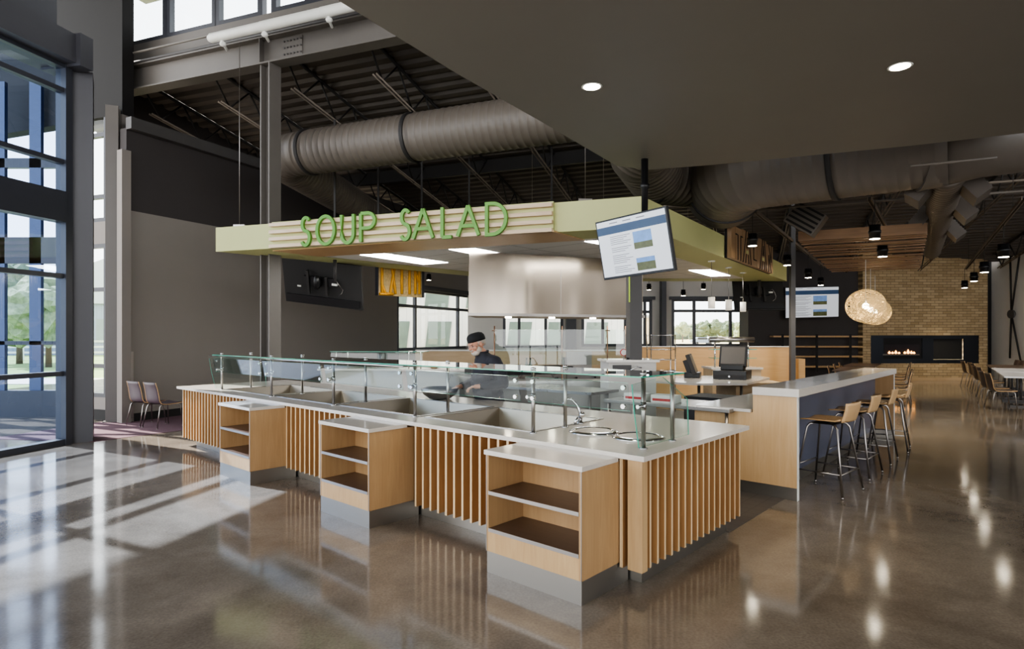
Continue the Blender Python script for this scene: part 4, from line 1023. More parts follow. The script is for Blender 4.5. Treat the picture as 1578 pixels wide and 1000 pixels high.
for px, py, w_, lb in cl:
    p, r, h = can_light(px, py, 3.5, w_, lb); lampspots.append((p, h))
for px, py, lb in ((1000, 442, 'small black can light beside the suspended television pole near the windows'), (1053, 451, 'small black can light hanging lowest before the right back window'), (1084, 441, 'small black can light above the right back window'), (661, 427, 'small black can light beside the golden letter sign')):
    can_light(px, py, 3.4, 7.5, lb, 20.5)
# frosted cylinder pendants under the canopy
for (px, py), (dx_, dy_), lb in (((1096.5, 466.6), (1096.5, 402), 'frosted cylinder pendant under the canopy, left of three'), ((1122.8, 470), (1122.8, 412), 'frosted cylinder pendant under the canopy, middle of three'), ((1145, 472.8), (1146, 420), 'frosted cylinder pendant under the canopy, right of three')):
    Y = bp(dx_, dy_, ZB).y; p = bd(px, py, Y)
    t = thing('cylinder_pendant', lb, 'pendant lamp', p, 0, 'frosted cylinder pendants')
    MB().lathe([(.068, -.115), (.068, .115), (.06, .115)], 20).obj('lamp_shade', 'shade', t)
    MB().tube([(0, 0, .11), (0, 0, ZB-p.z)], .005, 6).obj('cord', 'chrome_dull', t)
    MB().lathe([(.07, ZB-p.z-.02), (.07, ZB-p.z)], 16).obj('ceiling_rose', 'white', t)
# cedar slat ceiling
w0 = bp(1230, 372, 3.6); w1 = bp(1429, 360, 3.6); w2 = bp(1282, 420, 3.6); w3 = bp(1417.5, 414.5, 3.6)
t = thing('slat_ceiling', 'hung ceiling of cedar slats above the woven globe pendants', 'ceiling feature', w0)
NS = 34
for i in range(NS):
    f = i/(NS-1); a_ = w0.lerp(w2, f)-w0; b_ = w1.lerp(w3, f)-w0; d_ = (b_-a_); L = d_.length; rz = math.atan2(d_.y, d_.x)
    zz = 0 if i == 0 else random.uniform(-.03, .05)
    MB().box((0, -.02 if i == 0 else -.045, zz), (L, .02 if i == 0 else .045, .2 if i == 0 else zz+.022)).obj('slat', 'walnut', t, loc=a_, rz=rz)
for f in (.15, .85):
    a_ = (w0.lerp(w1, f)-w0); b_ = (w2.lerp(w3, f)-w0)
    MB().tube([a_+Vector((0, 0, .22)), b_+Vector((0, 0, .22))], .03, 4).obj('carrier', 'joist', t)
# downlights in the soffit
for px, py, lb in ((912, 133, 'round recessed downlight on the left of the dropped ceiling'), (1387, 102, 'round recessed downlight on the right of the dropped ceiling')):
    p = bp(px, py, SZ); t = thing('recessed_downlight', lb, 'ceiling light', p)
    MB().lathe([(.088, -.004), (.075, -.008), (.07, -.002)], 28).obj('trim_ring', 'white', t); MB().lathe([(.0001, -.006), (.07, -.006)], 28).obj('lens', 'lamp', t)
    lampspots.append((p, .04))

# slender columns
def post(px, Y, w_, h, label, mat='steelpaint', z0=0):
    p = bd(px, 600, Y); ww = w_*Y/FOC
    t = thing('steel_post', label, 'column', (p.x, p.y, 0)); MB().box((-ww/2, -ww/2, z0), (ww/2, ww/2, h)).obj('shaft', mat, t)
    MB().box((-ww/2-.03, -ww/2-.03, z0), (ww/2+.03, ww/2+.03, z0+.02)).obj('base_plate', mat, t); MB().box((-ww/2-.02, -ww/2-.02, h-.02), (ww/2+.02, ww/2+.02, h)).obj('cap_plate', mat, t); return t
t = hcol('canopy_column', (bd(977, 600, 9.2).x, 9.2, 0), .19, .19, ZB, 'dark steel column under the canopy corner behind the hanging television', 'steelpaint', R(8))
MB().box((-.095, -.065, 1.36), (.095, .065, ZB)).obj('cover_plate', 'steelpaint', t)
MB().box((-.105, -.1, 2.2), (-.096, -.06, ZB)).obj('corner_tag', plain('lime_tag', srgb(180, 210, 60), .5), t)
post(1221, 15.2, 7, 5.6, 'slender steel post standing at the end of the honey wood partition')
# exposed X bracing on the right wall
t = thing('cross_bracing', 'dark steel rods crossing in an X against the white right wall', 'bracing', (17.6, 15, 0))
def wb(px, py, dx=0): 
    k = (px-CX)/FOC; Yw = None
    # right wall plane line from (18.35,YF+.5) to (17.55,8.5)
    s = (18.35-17.55)/(YF+.5-8.5); Yw = (17.55-8.5*s-.12)/(k-s); return Vector((k*Yw-17.6, Yw-15, EYE-(py-HOR)*Yw/FOC))
for (a, b_) in (((1573, 386), (1556, 480)), ((1556, 500), (1573, 580))):
    pass
cx_ = wb(1558.5, 484)
for a in (wb(1572, 386), wb(1556.6, 392), wb(1574, 562), wb(1556.2, 552)):
    MB().tube([cx_, a], .03, 8).obj('brace_rod', 'joist', t)
MB().lathe([(.16, -.03), (.16, .03)], 16, mtx=Matrix.Translation(cx_) @ Matrix.Rotation(R(90), 4, 'Y')).obj('centre_plate', 'steelpaint', t)

# ================================================================== EXHAUST HOOD AND KITCHEN
h0 = Vector((-.77, 10.75, 0)); h1 = Vector((2.62, 12.1, 0)); d_ = h1-h0; HL = d_.length; hrz = math.atan2(d_.y, d_.x)
t = thing('exhaust_hood', 'large stainless exhaust hood under the canopy', 'exhaust hood', h0, hrz)
hp = lambda g: [(-g, -g), (HL+g, -g), (HL+.55+g, 1.25+g), (.58-g, 1.25+g)]
MB().prism(hp(0), 2.10, 2.95).obj('hood_body', 'hood', t)
MB().prism(hp(-.01), 2.95, ZB).obj('filler_panel', 'hood', t)
MB().prism(hp(.03), 2.05, 2.10).obj('lip', 'chrome_dull', t)
MB().box((HL*.5-.004, -.004, 2.1), (HL*.5+.004, 0, 2.95)).obj('panel_seam', 'chrome_dull', t)
for f in (.25, .5, .75): MB().lathe([(.06, 2.03), (.06, 2.05)], 16, (HL*f, .4, 0)).obj('hood_lamp', 'lamp', t)

# tiled half wall under the windows and honey partition
def px_at(px, Y): return (px-CX)*Y/FOC
MB().box((px_at(640, 17.2), 17.2, 0), (px_at(990, 17.2), 17.4, 1.25)).obj('wall_kitchen_half', 'stone')['kind'] = 'structure'
MB().box((px_at(640, 17.2), 17.16, 1.25), (px_at(990, 17.2), 17.44, 1.29)).obj('trim_40', 'white')['kind'] = 'structure'
t = thing('wood_partition', 'long honey coloured wooden partition below the right back windows', 'partition', (px_at(986, 15.8), 15.8, 0))
PW = px_at(1220.5, 15.8)-px_at(986, 15.8); zp = EYE-(533.5-HOR)*15.8/FOC
MB().box((0, 0, 0), (PW, .12, zp-.02)).obj('panel', 'kwood', t)
MB().box((-.02, -.02, zp-.02), (PW+.02, .14, zp)).obj('cap', 'white', t)
MB().box((PW+.03, -.3, 0), (PW+.2, .1, EYE-(553-HOR)*15.5/FOC)).obj('end_panel', 'kwood', t)

def steel_table(x0, y0, L, D, rz, h, label, top='steel', shelf=True, splash=0):
    t = thing('prep_table', label, 'table', (x0, y0, 0), rz)
    MB().box((0, 0, h-.04), (L, D, h)).obj('tabletop', top, t, bevel=.003)
    for x in (.05, L-.05):
        for y in (.05, D-.05): MB().tube([(x, y, 0), (x, y, h-.04)], .02, 8).obj('leg', 'chrome_dull', t)
    if shelf: MB().box((.03, .03, .25), (L-.03, D-.03, .28)).obj('undershelf', 'steel', t)
    if splash: MB().box((0, D-.02, h), (L, D, h+splash)).obj('backsplash', 'steel', t)
    return t
# cook line below the hood
t = thing('cook_line', 'stainless cooking line with black griddle under the exhaust hood', 'cooking range', (h0.x-.2, h0.y+.35, 0), hrz)
MB().box((0, 0, .1), (3.5, .85, .9)).obj('cabinet', 'steel', t); MB().box((0, -.03, .9), (3.5, .85, .94)).obj('worktop', 'steel', t)
MB().box((.35, .05, .94), (1.5, .8, 1.1)).obj('griddle', 'black', t); MB().box((1.7, .1, .94), (2.4, .75, 1.08)).obj('range_top', 'blackmat', t)
for i in range(4): MB().box((.1+i*.85, -.015, .2), (.85+i*.85, 0, .8)).obj('oven_door', 'steel_dark', t)
for i in range(7): MB().lathe([(.02, 0), (.018, .03)], 10, mtx=Matrix.Translation((.3+i*.42, -.03, .86)) @ Matrix.Rotation(R(90), 4, 'X')).obj('knob', 'black', t)
for x in (.1, 3.4): MB().box((x-.03, .1, 0), (x+.03, .7, .1)).obj('foot', 'black', t)
# white service box around the canopy column
t = thing('column_casing', 'pale square casing around the foot of the canopy column', 'casing', (bd(968, 600, 9.2).x, 9.25, 0), R(4))
MB().box((-.36, -.28, 0), (.36, .28, 1.30)).obj('casing_body', 'offwhite', t); MB().box((-.4, -.32, 1.30), (.4, .32, 1.335)).obj('cap', 'quartz', t)
MB().box((-.3, -.295, 1.13), (-.02, -.28, 1.26)).obj('control_panel', 'steelpaint', t)
MB().tube([(-.05, -.3, 1.1), (-.05, -.33, 1.18), (.05, -.36, 1.24), (.12, -.34, 1.22)], .012, 8).obj('water_tap', 'chrome', t)
# prep counters on the kitchen side
steel_table(*I(2.0, 3.3)[:2], 1.6, .7, IRZ, .9, 'steel prep table behind the round soup wells')
steel_table(*I(4.6, 3.9)[:2], 2.0, .75, IRZ, .9, 'steel prep table to the left of the chef')
t = thing('packaged_food_box', 'white carton with red print on the prep table, left one', 'box', I(1.62, 3.5, .9), IRZ)
MB().box((-.15, -.1, 0), (.15, .1, .09)).obj('carton', 'white', t); MB().box((-.13, -.102, .02), (.13, -.1, .05)).obj('print_band', 'red', t)
t2 = dup(t, I(1.25, 3.5, .9), IRZ+.1, 'white carton with red print on the prep table, right one')
# undercounter refrigeration between bar and island
t = thing('undercounter_cabinet', 'dark undercounter cabinet below the register counter', 'cabinet', I(1.3, 5.1, 0), IRZ)
MB().box((-.5, 0, .08), (.5, .6, .82)).obj('cabinet_body', 'blackmat', t); MB().box((-.46, -.02, .12), (-.02, 0, .78)).obj('door', 'steelpaint', t); MB().box((.02, -.02, .12), (.46, 0, .78)).obj('door', 'steelpaint', t)
for x in (-.06, .06): MB().tube([(x, -.035, .3), (x, -.035, .6)], .01, 8).obj('handle', 'chrome', t)
for sx in (-.42, .42): MB().box((sx-.03, .1, 0), (sx+.03, .5, .08)).obj('foot', 'black', t)
# register counter
rc0 = bp(1075, 590.6, .92); rc1 = bp(1151.7, 590.6, .92); rc2 = bp(1186, 582, .92)
t = thing('register_counter', 'white topped register counter on steel legs behind the high bar', 'counter', (rc0.x, rc0.y, 0))
RL = rc2.x-rc0.x
poly_ = [(-.75, .75), (-.4, .3), (0, 0), (rc1.x-rc0.x, 0), (RL, rc2.y-rc0.y), (RL, 1.9), (-.75, 1.9)]
MB().prism(poly_, .885, .92).obj('countertop', 'quartz', t)
for x, y in ((.05, .1), (.75, .1), (RL-.1, 1.4), (-.6, .9), (.4, 1.2)): MB().tube([(x, y, 0), (x, y, .885)], .022, 8).obj('leg', 'chrome_dull', t)
MB().box((rc1.x-rc0.x+.0, .5, 0), (RL-.05, 1.5, .885)).obj('side_cabinet', 'stone', t)
def register(loc, rz, label, drawer=True):
    t = thing('cash_register', label, 'cash register', loc, rz); t.scale = (1.4, 1.4, 1.4)
    z = 0
    if drawer:
        MB().box((-.2, -.22, 0), (.2, .22, .11)).obj('cash_drawer', 'black', t, bevel=.004); MB().box((-.185, -.226, .012), (.185, -.22, .06)).obj('drawer_front', 'joist', t); MB().lathe([(.012, 0), (.012, .01)], 10, mtx=Matrix.Translation((0, -.226, .04)) @ Matrix.Rotation(R(90), 4, 'X')).obj('lock', 'chrome', t); z = .11
    MB().box((-.14, -.06, z), (.14, .14, z+.07)).obj('stand', 'black', t, bevel=.01)
    m_ = Matrix.Translation((0, -.02, z+.05)) @ Matrix.Rotation(R(-20), 4, 'X')
    MB().box((-.17, 0, 0), (.17, .05, .28), m_).obj('monitor', 'joist', t, bevel=.006); MB().box((-.145, -.003, .03), (.145, 0, .26), m_).obj('screen', 'duct', t)
    MB().box((-.04, .04, .05), (.04, .12, .22), m_).obj('monitor_neck', 'black', t)
register(bp(1124, 584, .92)+Vector((0.1, .12, 0)), R(-30), 'cash register with grey drawer box and touch screen on the register counter')
register(bp(1075, 582, .92)+Vector((0, .1, 0)), R(68), 'slim black touch screen terminal turned sideways on the counter', False)
# glass display / heat lamp station
p = bd(1130, 560, 12.6)
t = thing('heat_lamp_station', 'stainless heat lamp shelf with glass tiers behind the cash register', 'food warmer', (p.x, p.y, 0))
MB().box((-.5, -.2, 0), (.5, .4, 1.0)).obj('cabinet', 'stone', t); MB().box((-.53, -.23, 1.0), (.53, .43, 1.04)).obj('worktop', 'quartz', t)
for x in (-.35, .35): MB().tube([(x, .1, 1.04), (x, .1, 1.6)], .018, 8).obj('post', 'chrome', t)
MB().tube([(-.47, .1, 1.61), (.47, .1, 1.61)], .055, 14).obj('heat_lamp_tube', 'chrome_dull', t)
for z in (1.22, 1.4): MB().box((-.42, -.1, z), (.45, .3, z+.012), mi=(0, 0, 1, 1, 1, 1)).obj('glass_shelf', ['glass', 'glassedge'], t)
# wire rack
p = bd(1022, 560, 13.4); t = thing('wire_rack', 'chrome wire shelving rack beside the canopy column', 'rack', (p.x, p.y, 0))
for x in (-.27, .27):
    for y in (0, .4): MB().tube([(x, y, 0), (x, y, 1.72)], .011, 8).obj('upright', 'chrome', t)
for z in (.9, 1.15, 1.38, 1.7):
    mb = MB()
    for i in range(9): mb.tube([(-.27+i*.0675, 0, z), (-.27+i*.0675, .4, z)], .004, 4)
    mb.tube([(-.27, 0, z), (.27, 0, z)], .007, 6).tube([(-.27, .4, z), (.27, .4, z)], .007, 6).obj('wire_shelf', 'chrome', t)
# tall glass guards on slim rods in front of the cook line
t = thing('glass_screen', 'tall glass screen on slim bronze rods before the cooking line', 'glass screen', (bd(866, 560, 10.3).x, 10.3, 0), 0)
x2 = bd(936, 560, 10.3).x-bd(866, 560, 10.3).x; x3 = bd(964, 560, 10.3).x-bd(866, 560, 10.3).x; x1_ = bd(762, 560, 10.3).x-bd(866, 560, 10.3).x
for x in (x1_, 0, x2, x3):
    MB().tube([(x, 0, .94), (x, 0, 1.86)], .012, 8).tube([(x-.045, 0, 1.78), (x+.045, 0, 1.78)], .009, 6).obj('rod', plain('bronze', srgb(130, 100, 80), .3, .8), t)
MB().box((x1_, -.015, 1.2), (x3, -.009, 1.8), mi=(1, 1, 0, 0, 0, 0)).obj('glass_pane', ['glass', 'glassedge'], t)
MB().box((x1_-.1, -.25, .0), (x3+.1, .25, .94)).obj('service_ledge', 'steel', t)
# counter with second sneeze guard, left behind the salad bar
p = bd(560, 560, 12.6); t = thing('side_counter', 'white counter with a low glass guard behind the salad bar at left', 'counter', (p.x, p.y, 0), R(-6))
MB().box((-.8, -.3, .0), (2.2, .4, .98)).obj('cabinet', 'offwhite', t); MB().box((-.85, -.35, .98), (2.25, .45, 1.02)).obj('countertop', 'quartz', t)
for x in (-.55, -.3, 1.0, 1.25): MB().tube([(x, -.1, 1.02), (x, -.1, 1.36)], .014, 8).obj('post', 'chrome_dull', t)
MB().box((-.62, -.25, 1.36), (1.35, .2, 1.37), mi=(0, 0, 1, 1, 1, 1)).obj('glass_top', ['glass', 'glassedge'], t); MB().box((-.6, -.26, 1.14), (1.33, -.252, 1.34)).obj('front_glass', 'glass', t)
tag(MB().lathe([(.05, 0), (.12, .03), (.17, .09), (.175, .09), (.12, .035), (.0001, .012)], 24).obj('wooden_bowl', 'kwood', loc=bd(668, 560, 12.4).xy.to_3d()+Vector((0, .1, 1.02))), 'wooden bowl on the white counter behind the chef', 'bowl')
# bottles and small tools on the cook line
cl0 = Vector((h0.x-.2, h0.y+.35, 0)); cx1 = Vector((math.cos(hrz), math.sin(hrz), 0)); cy1 = Vector((-math.sin(hrz), math.cos(hrz), 0))
def onl(x, y, z=.94): return cl0+cx1*x+cy1*y+Vector((0, 0, z))
M['bottleg'] = plain('dark_green_bottle', srgb(40, 58, 40), .15)
for k, (x, lb) in enumerate(((1.54, 'dark green bottle on the cooking line, left of two'), (1.62, 'dark green bottle on the cooking line, right of two'))):
    t = thing('oil_bottle', lb, 'bottle', onl(x, .45)); MB().lathe([(.035, 0), (.038, .01), (.038, .17), (.014, .23), (.014, .28)], 14).obj('bottle_body', 'bottleg', t); MB().lathe([(.017, .28), (.017, .31)], 12).obj('bottle_cap', 'black', t)
tag(MB().box((-.3, -.01, 0), (.3, .01, .42)).box((-.3, -.01, 0), (-.28, .2, .3)).obj('splash_guard', 'steel', loc=onl(2.8, .6), rz=hrz), 'upright stainless splash guard on the cooking line', 'splash guard')
t = thing('red_timer', 'round red rimmed gauge fixed beside the canopy column', 'gauge', bd(961, 543, 9.45)); MB().box((-.01, -.01, -.11), (.01, .01, -.04)).obj('stem', 'chrome_dull', t); MB().lathe([(.055, -.02), (.055, .02)], 18, mtx=Matrix.Rotation(R(90), 4, 'X')).obj('rim', 'red', t); MB().lathe([(.045, .0), (.045, .023)], 18, mtx=Matrix.Rotation(R(90), 4, 'X')).obj('dial', 'white', t)

# ================================================================== CHEF
def skin_mesh(nodes, edges_, sub=2):
    me = bpy.data.meshes.new('tmp'); me.from_pydata([n[0] for n in nodes], edges_, []); o = bpy.data.objects.new('tmp', me); COL.objects.link(o)
    md = o.modifiers.new('s', 'SKIN'); sv = me.skin_vertices[0].data
    for i, n in enumerate(nodes):
        r_ = n[1]; sv[i].radius = r_ if isinstance(r_, tuple) else (r_, r_)
    sv[0].use_root = True
    s2 = o.modifiers.new('u', 'SUBSURF'); s2.levels = sub; s2.render_levels = sub
    dg = bpy.context.evaluated_depsgraph_get(); ev = o.evaluated_get(dg); m2 = bpy.data.meshes.new_from_object(ev)
    bpy.data.objects.remove(o); return m2
def remesh(bm_, vox, smooth=4):
    me = bpy.data.meshes.new('tmp'); bm_.to_mesh(me); o = bpy.data.objects.new('tmp', me); COL.objects.link(o)
    md = o.modifiers.new('r', 'REMESH'); md.mode = 'VOXEL'; md.voxel_size = vox
    s_ = o.modifiers.new('m', 'SMOOTH'); s_.factor = .5; s_.iterations = smooth
    dg = bpy.context.evaluated_depsgraph_get(); m2 = bpy.data.meshes.new_from_object(o.evaluated_get(dg)); bpy.data.objects.remove(o)
    for p in m2.polygons: p.use_smooth = True
    return m2
chef = thing('chef', 'bearded person in black chef jacket and black cap preparing food behind the counter', 'person', (-.29, 7.62, 0), math.atan2(-.42, -.9)-R(90))
chef.scale = (1.1, 1.1, 1.0)
# forward = +y, right = +x
V = Vector
N = [(V((0, -.02, .95)), .12), (V((0, .03, 1.12)), .125), (V((0, .03, 1.28)), .12), (V((0, .05, 1.39)), .08), (V((0, .09, 1.48)), .062), (V((0, .13, 1.55)), .06)]
E_ = [(0, 1), (1, 2), (2, 3), (3, 4), (4, 5)]
def addc(start, pts):
    p = start
    for q in pts: N.append(q); E_.append((p, len(N)-1)); p = len(N)-1
    return p
handL = addc(3, [(V((-.18, .02, 1.36)), .06), (V((-.27, -.02, 1.25)), .05), (V((-.30, -.04, 1.13)), .05), (V((-.25, .12, 1.09)), .04), (V((-.2, .22, 1.08)), .028), (V((-.185, .27, 1.075)), (.036, .02))])
handR = addc(3, [(V((.18, .02, 1.36)), .06), (V((.27, .0, 1.25)), .05), (V((.28, .03, 1.12)), .05), (V((.2, .2, 1.07)), .04), (V((.13, .32, 1.05)), .028), (V((.11, .37, 1.04)), (.036, .02))])
for s_ in (-1, 1):
    addc(0, [(V((s_*.11, -.01, .88)), .11), (V((s_*.12, .02, .5)), .075), (V((s_*.12, -.02, .1)), .05), (V((s_*.13, .13, .04)), .04)])
bm_ = bmesh.new(); m_ = skin_mesh(N, E_); bm_.from_mesh(m_); 
def fingers(base, fwd, side, down):
    out = []
    for k in range(4):
        b0 = base+side*(-.024+.016*k)+fwd*.02; L = (.07, .078, .073, .058)[k]
        out.append(([b0-fwd*.02, b0+fwd*L*.4-down*-.004, b0+fwd*L*.72+down*.022, b0+fwd*L*.8+down*.045], [.0095, .009, .008, .007]))
    b0 = base-side*.028-fwd*.02; out.append(([b0, b0-side*.025+fwd*.02, b0-side*.03+fwd*.045+down*.012, b0-side*.022+fwd*.06+down*.022], [.012, .011, .010, .008]))
    return out
hb = MB()
for base, sgn in ((V((-.185, .27, 1.075)), 1), (V((.11, .37, 1.04)), -1)):
    fw = V((.15*sgn, .9, -.25)).normalized(); sd = V((1, 0, 0))*-sgn; sd = (sd-fw*sd.dot(fw)).normalized(); dn = fw.cross(sd)*(1); dn = dn if dn.z < 0 else -dn
    for pts, rs in fingers(base, fw, sd, dn):
        hb.tube(pts, rs, 8)
        hb.ball(pts[-1], rs[-1], n=8)
# head: skull, jaw, nose, ears, brow in head frame
HM = Matrix.Translation((0, .15, 1.585)) @ Matrix.Rotation(R(-24), 4, 'X') @ Matrix.Rotation(R(-14), 4, 'Z').inverted()
hb.ball((0, -.01, .035), .098, (.8, 1.0, 1.0), 24, HM); hb.ball((0, .03, -.055), .07, (.86, .9, .85), 20, HM); hb.ball((0, .06, -.02), .058, (1.02, .62, 1.1), 18, HM)
hb.ball((0, .112, -.018), .018, (.85, 1.0, 1.0), 12, HM); hb.ball((0, .1, .01), .013, (.8, 1, 1.8), 10, HM)
hb.ball((0, .088, .036), .03, (1.9, .5, .4), 12, HM)
hb.ball((0, .095, -.062), .02, (1.3, .6, .6), 12, HM)
for s_ in (-1, 1):
    hb.ball((s_*.082, -.002, -.005), .026, (.35, .8, 1.2), 12, HM); hb.ball((s_*.045, .07, -.02), .03, (1, .8, .9), 12, HM)
tmp = bpy.data.meshes.new('t'); hb.bm.to_mesh(tmp); hb.bm.free(); bm_.from_mesh(tmp)
me = remesh(bm_, .0075, 2); bm_.free()
body = bpy.data.objects.new('body', me); COL.objects.link(body); body.parent = chef; me.materials.append(M['skin'])
# jacket: fuller version of torso and arms, grown from interpolated ellipsoids
def blob(chains, vox, sm):
    mb = MB()
    for ch_ in chains:
        for (p, r), (q, r2) in zip(ch_, ch_[1:]):
            p, q = V(p), V(q); n = max(2, int((q-p).length/.02))
            for i in range(n+1):
                f = i/n; rr = [a*(1-f)+b*f for a, b in zip(r, r2)]; mb.ball(p.lerp(q, f), 1, rr, 14)
    me = remesh(mb.bm, vox, sm); mb.bm.free(); return me
a_ = lambda r: (r, r, r)
me = blob([[((0, -.02, .82), (.2, .165, .06)), ((0, .02, 1.0), (.2, .175, .06)), ((0, .035, 1.16), (.215, .18, .06)), ((0, .03, 1.30), (.205, .15, .06)), ((0, .04, 1.40), (.17, .115, .055)), ((0, .065, 1.455), (.105, .09, .04)), ((0, .09, 1.49), (.078, .078, .02))],
           [((-.1, .03, 1.41), a_(.06)), ((-.19, .02, 1.375), a_(.085)), ((-.27, -.02, 1.25), a_(.076)), ((-.30, -.04, 1.12), a_(.068)), ((-.265, .08, 1.095), a_(.06)), ((-.235, .15, 1.085), a_(.052))],
           [((.1, .03, 1.41), a_(.06)), ((.19, .02, 1.375), a_(.085)), ((.27, .0, 1.25), a_(.076)), ((.28, .03, 1.11), a_(.068)), ((.22, .16, 1.08), a_(.056)), ((.17, .26, 1.06), a_(.048))]], .012, 5)
bmj = bmesh.new(); bmj.from_mesh(me)
for v in bmj.verts:
    n_ = noise.noise(v.co*9)*.010+noise.noise(v.co*22)*.005; v.co += v.normal*n_
bmj.to_mesh(me); bmj.free()
jk = bpy.data.objects.new('chef_jacket', me); COL.objects.link(jk); jk.parent = chef; me.materials.append(M['jacket'])
MB().tube([(.0+.07*math.cos(a), .085+.065*math.sin(a), 1.485-.02*math.sin(a)) for a in [i*PI/8 for i in range(16)]], .014, 8, closed=True).obj('collar', 'jacket', chef)
mb = MB()
for i in range(5): mb.lathe([(.009, 0), (.007, .006)], 8, mtx=Matrix.Translation((-.03, .232-.004*i*0-(.012*abs(i-1)), 1.34-.07*i)) @ Matrix.Rotation(R(-90), 4, 'X'))
mb.obj('jacket_button', 'black', chef)
MB().box((-.13, .205, 1.335), (-.06, .207, 1.342)).box((.06, .205, 1.335), (.12, .207, 1.342)).obj('jacket_embroidery', 'offwhite', chef)
# trousers
m2 = blob([[((s_*.05, -.02, .93), (.12, .14, .06)), ((s_*.11, -.01, .84), a_(.115)), ((s_*.12, .02, .5), a_(.085)), ((s_*.12, -.02, .1), a_(.075))] for s_ in (-1, 1)], .014, 4)
o = bpy.data.objects.new('trousers', m2); COL.objects.link(o); o.parent = chef; m2.materials.append(M['jacket'])
for s_ in (-1, 1): MB().ball((s_*.13, .07, .045), .075, (.7, 1.7, .6), 16).obj('shoe', 'black', chef)
# cap, hair, beard, glasses, watch
mb = MB(); mb.lathe([(.1005, .045), (.103, .075), (.1, .105), (.082, .135), (.05, .15), (.0001, .154)], 28, mtx=HM @ Matrix.Translation((0, -.012, -.005)) @ Matrix.Rotation(R(8), 4, 'X') @ Matrix.Diagonal((.88, 1.1, 1, 1)))
mb.obj('skull_cap', 'cap', chef)
mb = MB(); mb.lathe([(.096, .0), (.099, .05), (.09, .05)], 28, mtx=HM @ Matrix.Translation((0, -.022, -.005)) @ Matrix.Diagonal((.84, .98, 1, 1)))
mb.ball((0, -.075, -.0), .045, (1.5, .7, 1.1), 16, HM); 
for v in mb.bm.verts:
    pass
mb.obj('hair', 'beard', chef)
mb = MB(); mb.ball((0, .062, -.085), .052, (1.12, .9, .78), 20, HM)
for s_ in (-1, 1): mb.ball((s_*.052, .035, -.055), .036, (.62, 1.05, 1.1), 14, HM)
mb.ball((0, .104, -.043), .022, (1.5, .55, .45), 12, HM)
for v in mb.bm.verts: v.co += v.normal*noise.noise(v.co*80)*.004 if v.normal.length else V((0, 0, 0))
mb.obj('beard', 'beard', chef)
mb = MB()
for s_ in (-1, 1):
    mb.tube([HM @ V((s_*.036+.026*math.cos(a), .108, .012+.018*math.sin(a))) for a in [i*PI/8 for i in range(16)]], .0018, 5, closed=True)
    mb.tube([HM @ V((s_*.062, .106, .014)), HM @ V((s_*.084, .0, .012))], .0018, 5)
mb.tube([HM @ V((-.01, .11, .014)), HM @ V((.01, .11, .014))], .0018, 5)
mb.obj('eyeglasses', 'chrome_dull', chef)
mb = MB()
for s_ in (-1, 1): mb.ball((s_*.034, .088, .010), .010, (1.2, .6, .8), 10, HM)
mb.obj('eye', 'black', chef)
MB().tube([(V((-.212, .2, 1.08))+V((.032*math.cos(a), 0.0, .030*math.sin(a)))) for a in [i*PI/8 for i in range(16)]], .006, 6, closed=True).obj('wristwatch', 'black', chef)

# ================================================================== OUTDOORS
MB().box((-160, 24.6, -.35), (260, 420, -.15)).obj('ground_field', 'drygrass')['kind'] = 'structure'
MB().box((-90, 12.95, -.14), (-8.3, 60, -.10)).obj('lawn', 'grass')['kind'] = 'structure'
MB().box((-90, 22, -.10), (-8.6, 25, -.07)).box((-30, 12.96, -.1), (-8.4, 14.5, -.07)).obj('concrete_path', 'paving')['kind'] = 'structure'
def building(label, loc, rz, w_, d_, h, mat, wins_, roof=0, wm='bldglass', slant=0):
    t = thing('building', label, 'building', loc, rz); MB().box((0, 0, -.3), (w_, d_, h)).obj('walls', mat, t)
    if roof:
        MB().prism([(-.4, h), (w_+.4, h), (w_+.4, h+.2), (w_/2, h+roof), (-.4, h+.2)], -.4, d_+.4, Matrix(((1, 0, 0, 0), (0, 0, 1, 0), (0, 1, 0, 0), (0, 0, 0, 1)))).obj('roof', 'roofmetal', t)
    else: MB().box((-.15, -.15, h), (w_+.15, d_+.15, h+.3)).obj('roof', 'roofmetal', t)
    for (x, z, ww, hh) in wins_:
        mb = MB(); P_ = [(x, -.06, z), (x+ww, -.06, z), (x+ww+slant*hh, -.06, z+hh), (x+slant*hh, -.06, z+hh)]
        mb.quad(P_).quad([(p[0], 0.02, p[2]) for p in P_])
        for i in range(4):
            a, b2 = P_[i], P_[(i+1) % 4]; mb.quad([a, b2, (b2[0], .02, b2[2]), (a[0], .02, a[2])])
        mb.obj('window', wm, t)
    return t
p = bd(560, 600, 34)
building('white ribbed building with slanted windows outside the left windows', (p.x, 34, 0), R(12), 17, 8, 7.2, 'bldwhite', [(1+i*2.4, z, 1.35, 1.9) for i in range(6) for z in (.6, 3.3)], 0, 'bldglass', .12)
p = bd(872, 600, 75)
building('tan flat roofed building outside the middle back windows', (p.x, 75, 0), 0, 13, 8, 3.9, 'bldtan', [(2.5, .9, 1, 1.5), (5, .9, 1, 1.5), (8.6, .9, 1, 1.6), (10.4, .9, 1, 1.6)])
p = bd(800, 600, 48)
building('grey metal shed outside the window left of the exhaust hood end', (p.x, 48, 0), 0, 3.4, 4, 3.6, 'bldgray', [(.6, .8, 1, 1.2)])
building('grey gabled building outside the narrow window strip', (-46, 54, 0), R(10), 18, 14, 4.6, 'bldgray', [(8, 1, 1.6, 2.2), (11, 1, 1.6, 2.2), (3, 1, 1.6, 2.2)], 4.2)
building('long low grey barn far behind the entrance glass', (-95, 80, 0), R(10), 30, 14, 4.2, 'bldgray', [(5+i*5, 1, 1.6, 1.6) for i in range(4)], 3)
t = thing('rail_fence', 'white rail fence on the lawn outside the entrance', 'fence', (-50, 42, 0), R(4))
mb = MB()
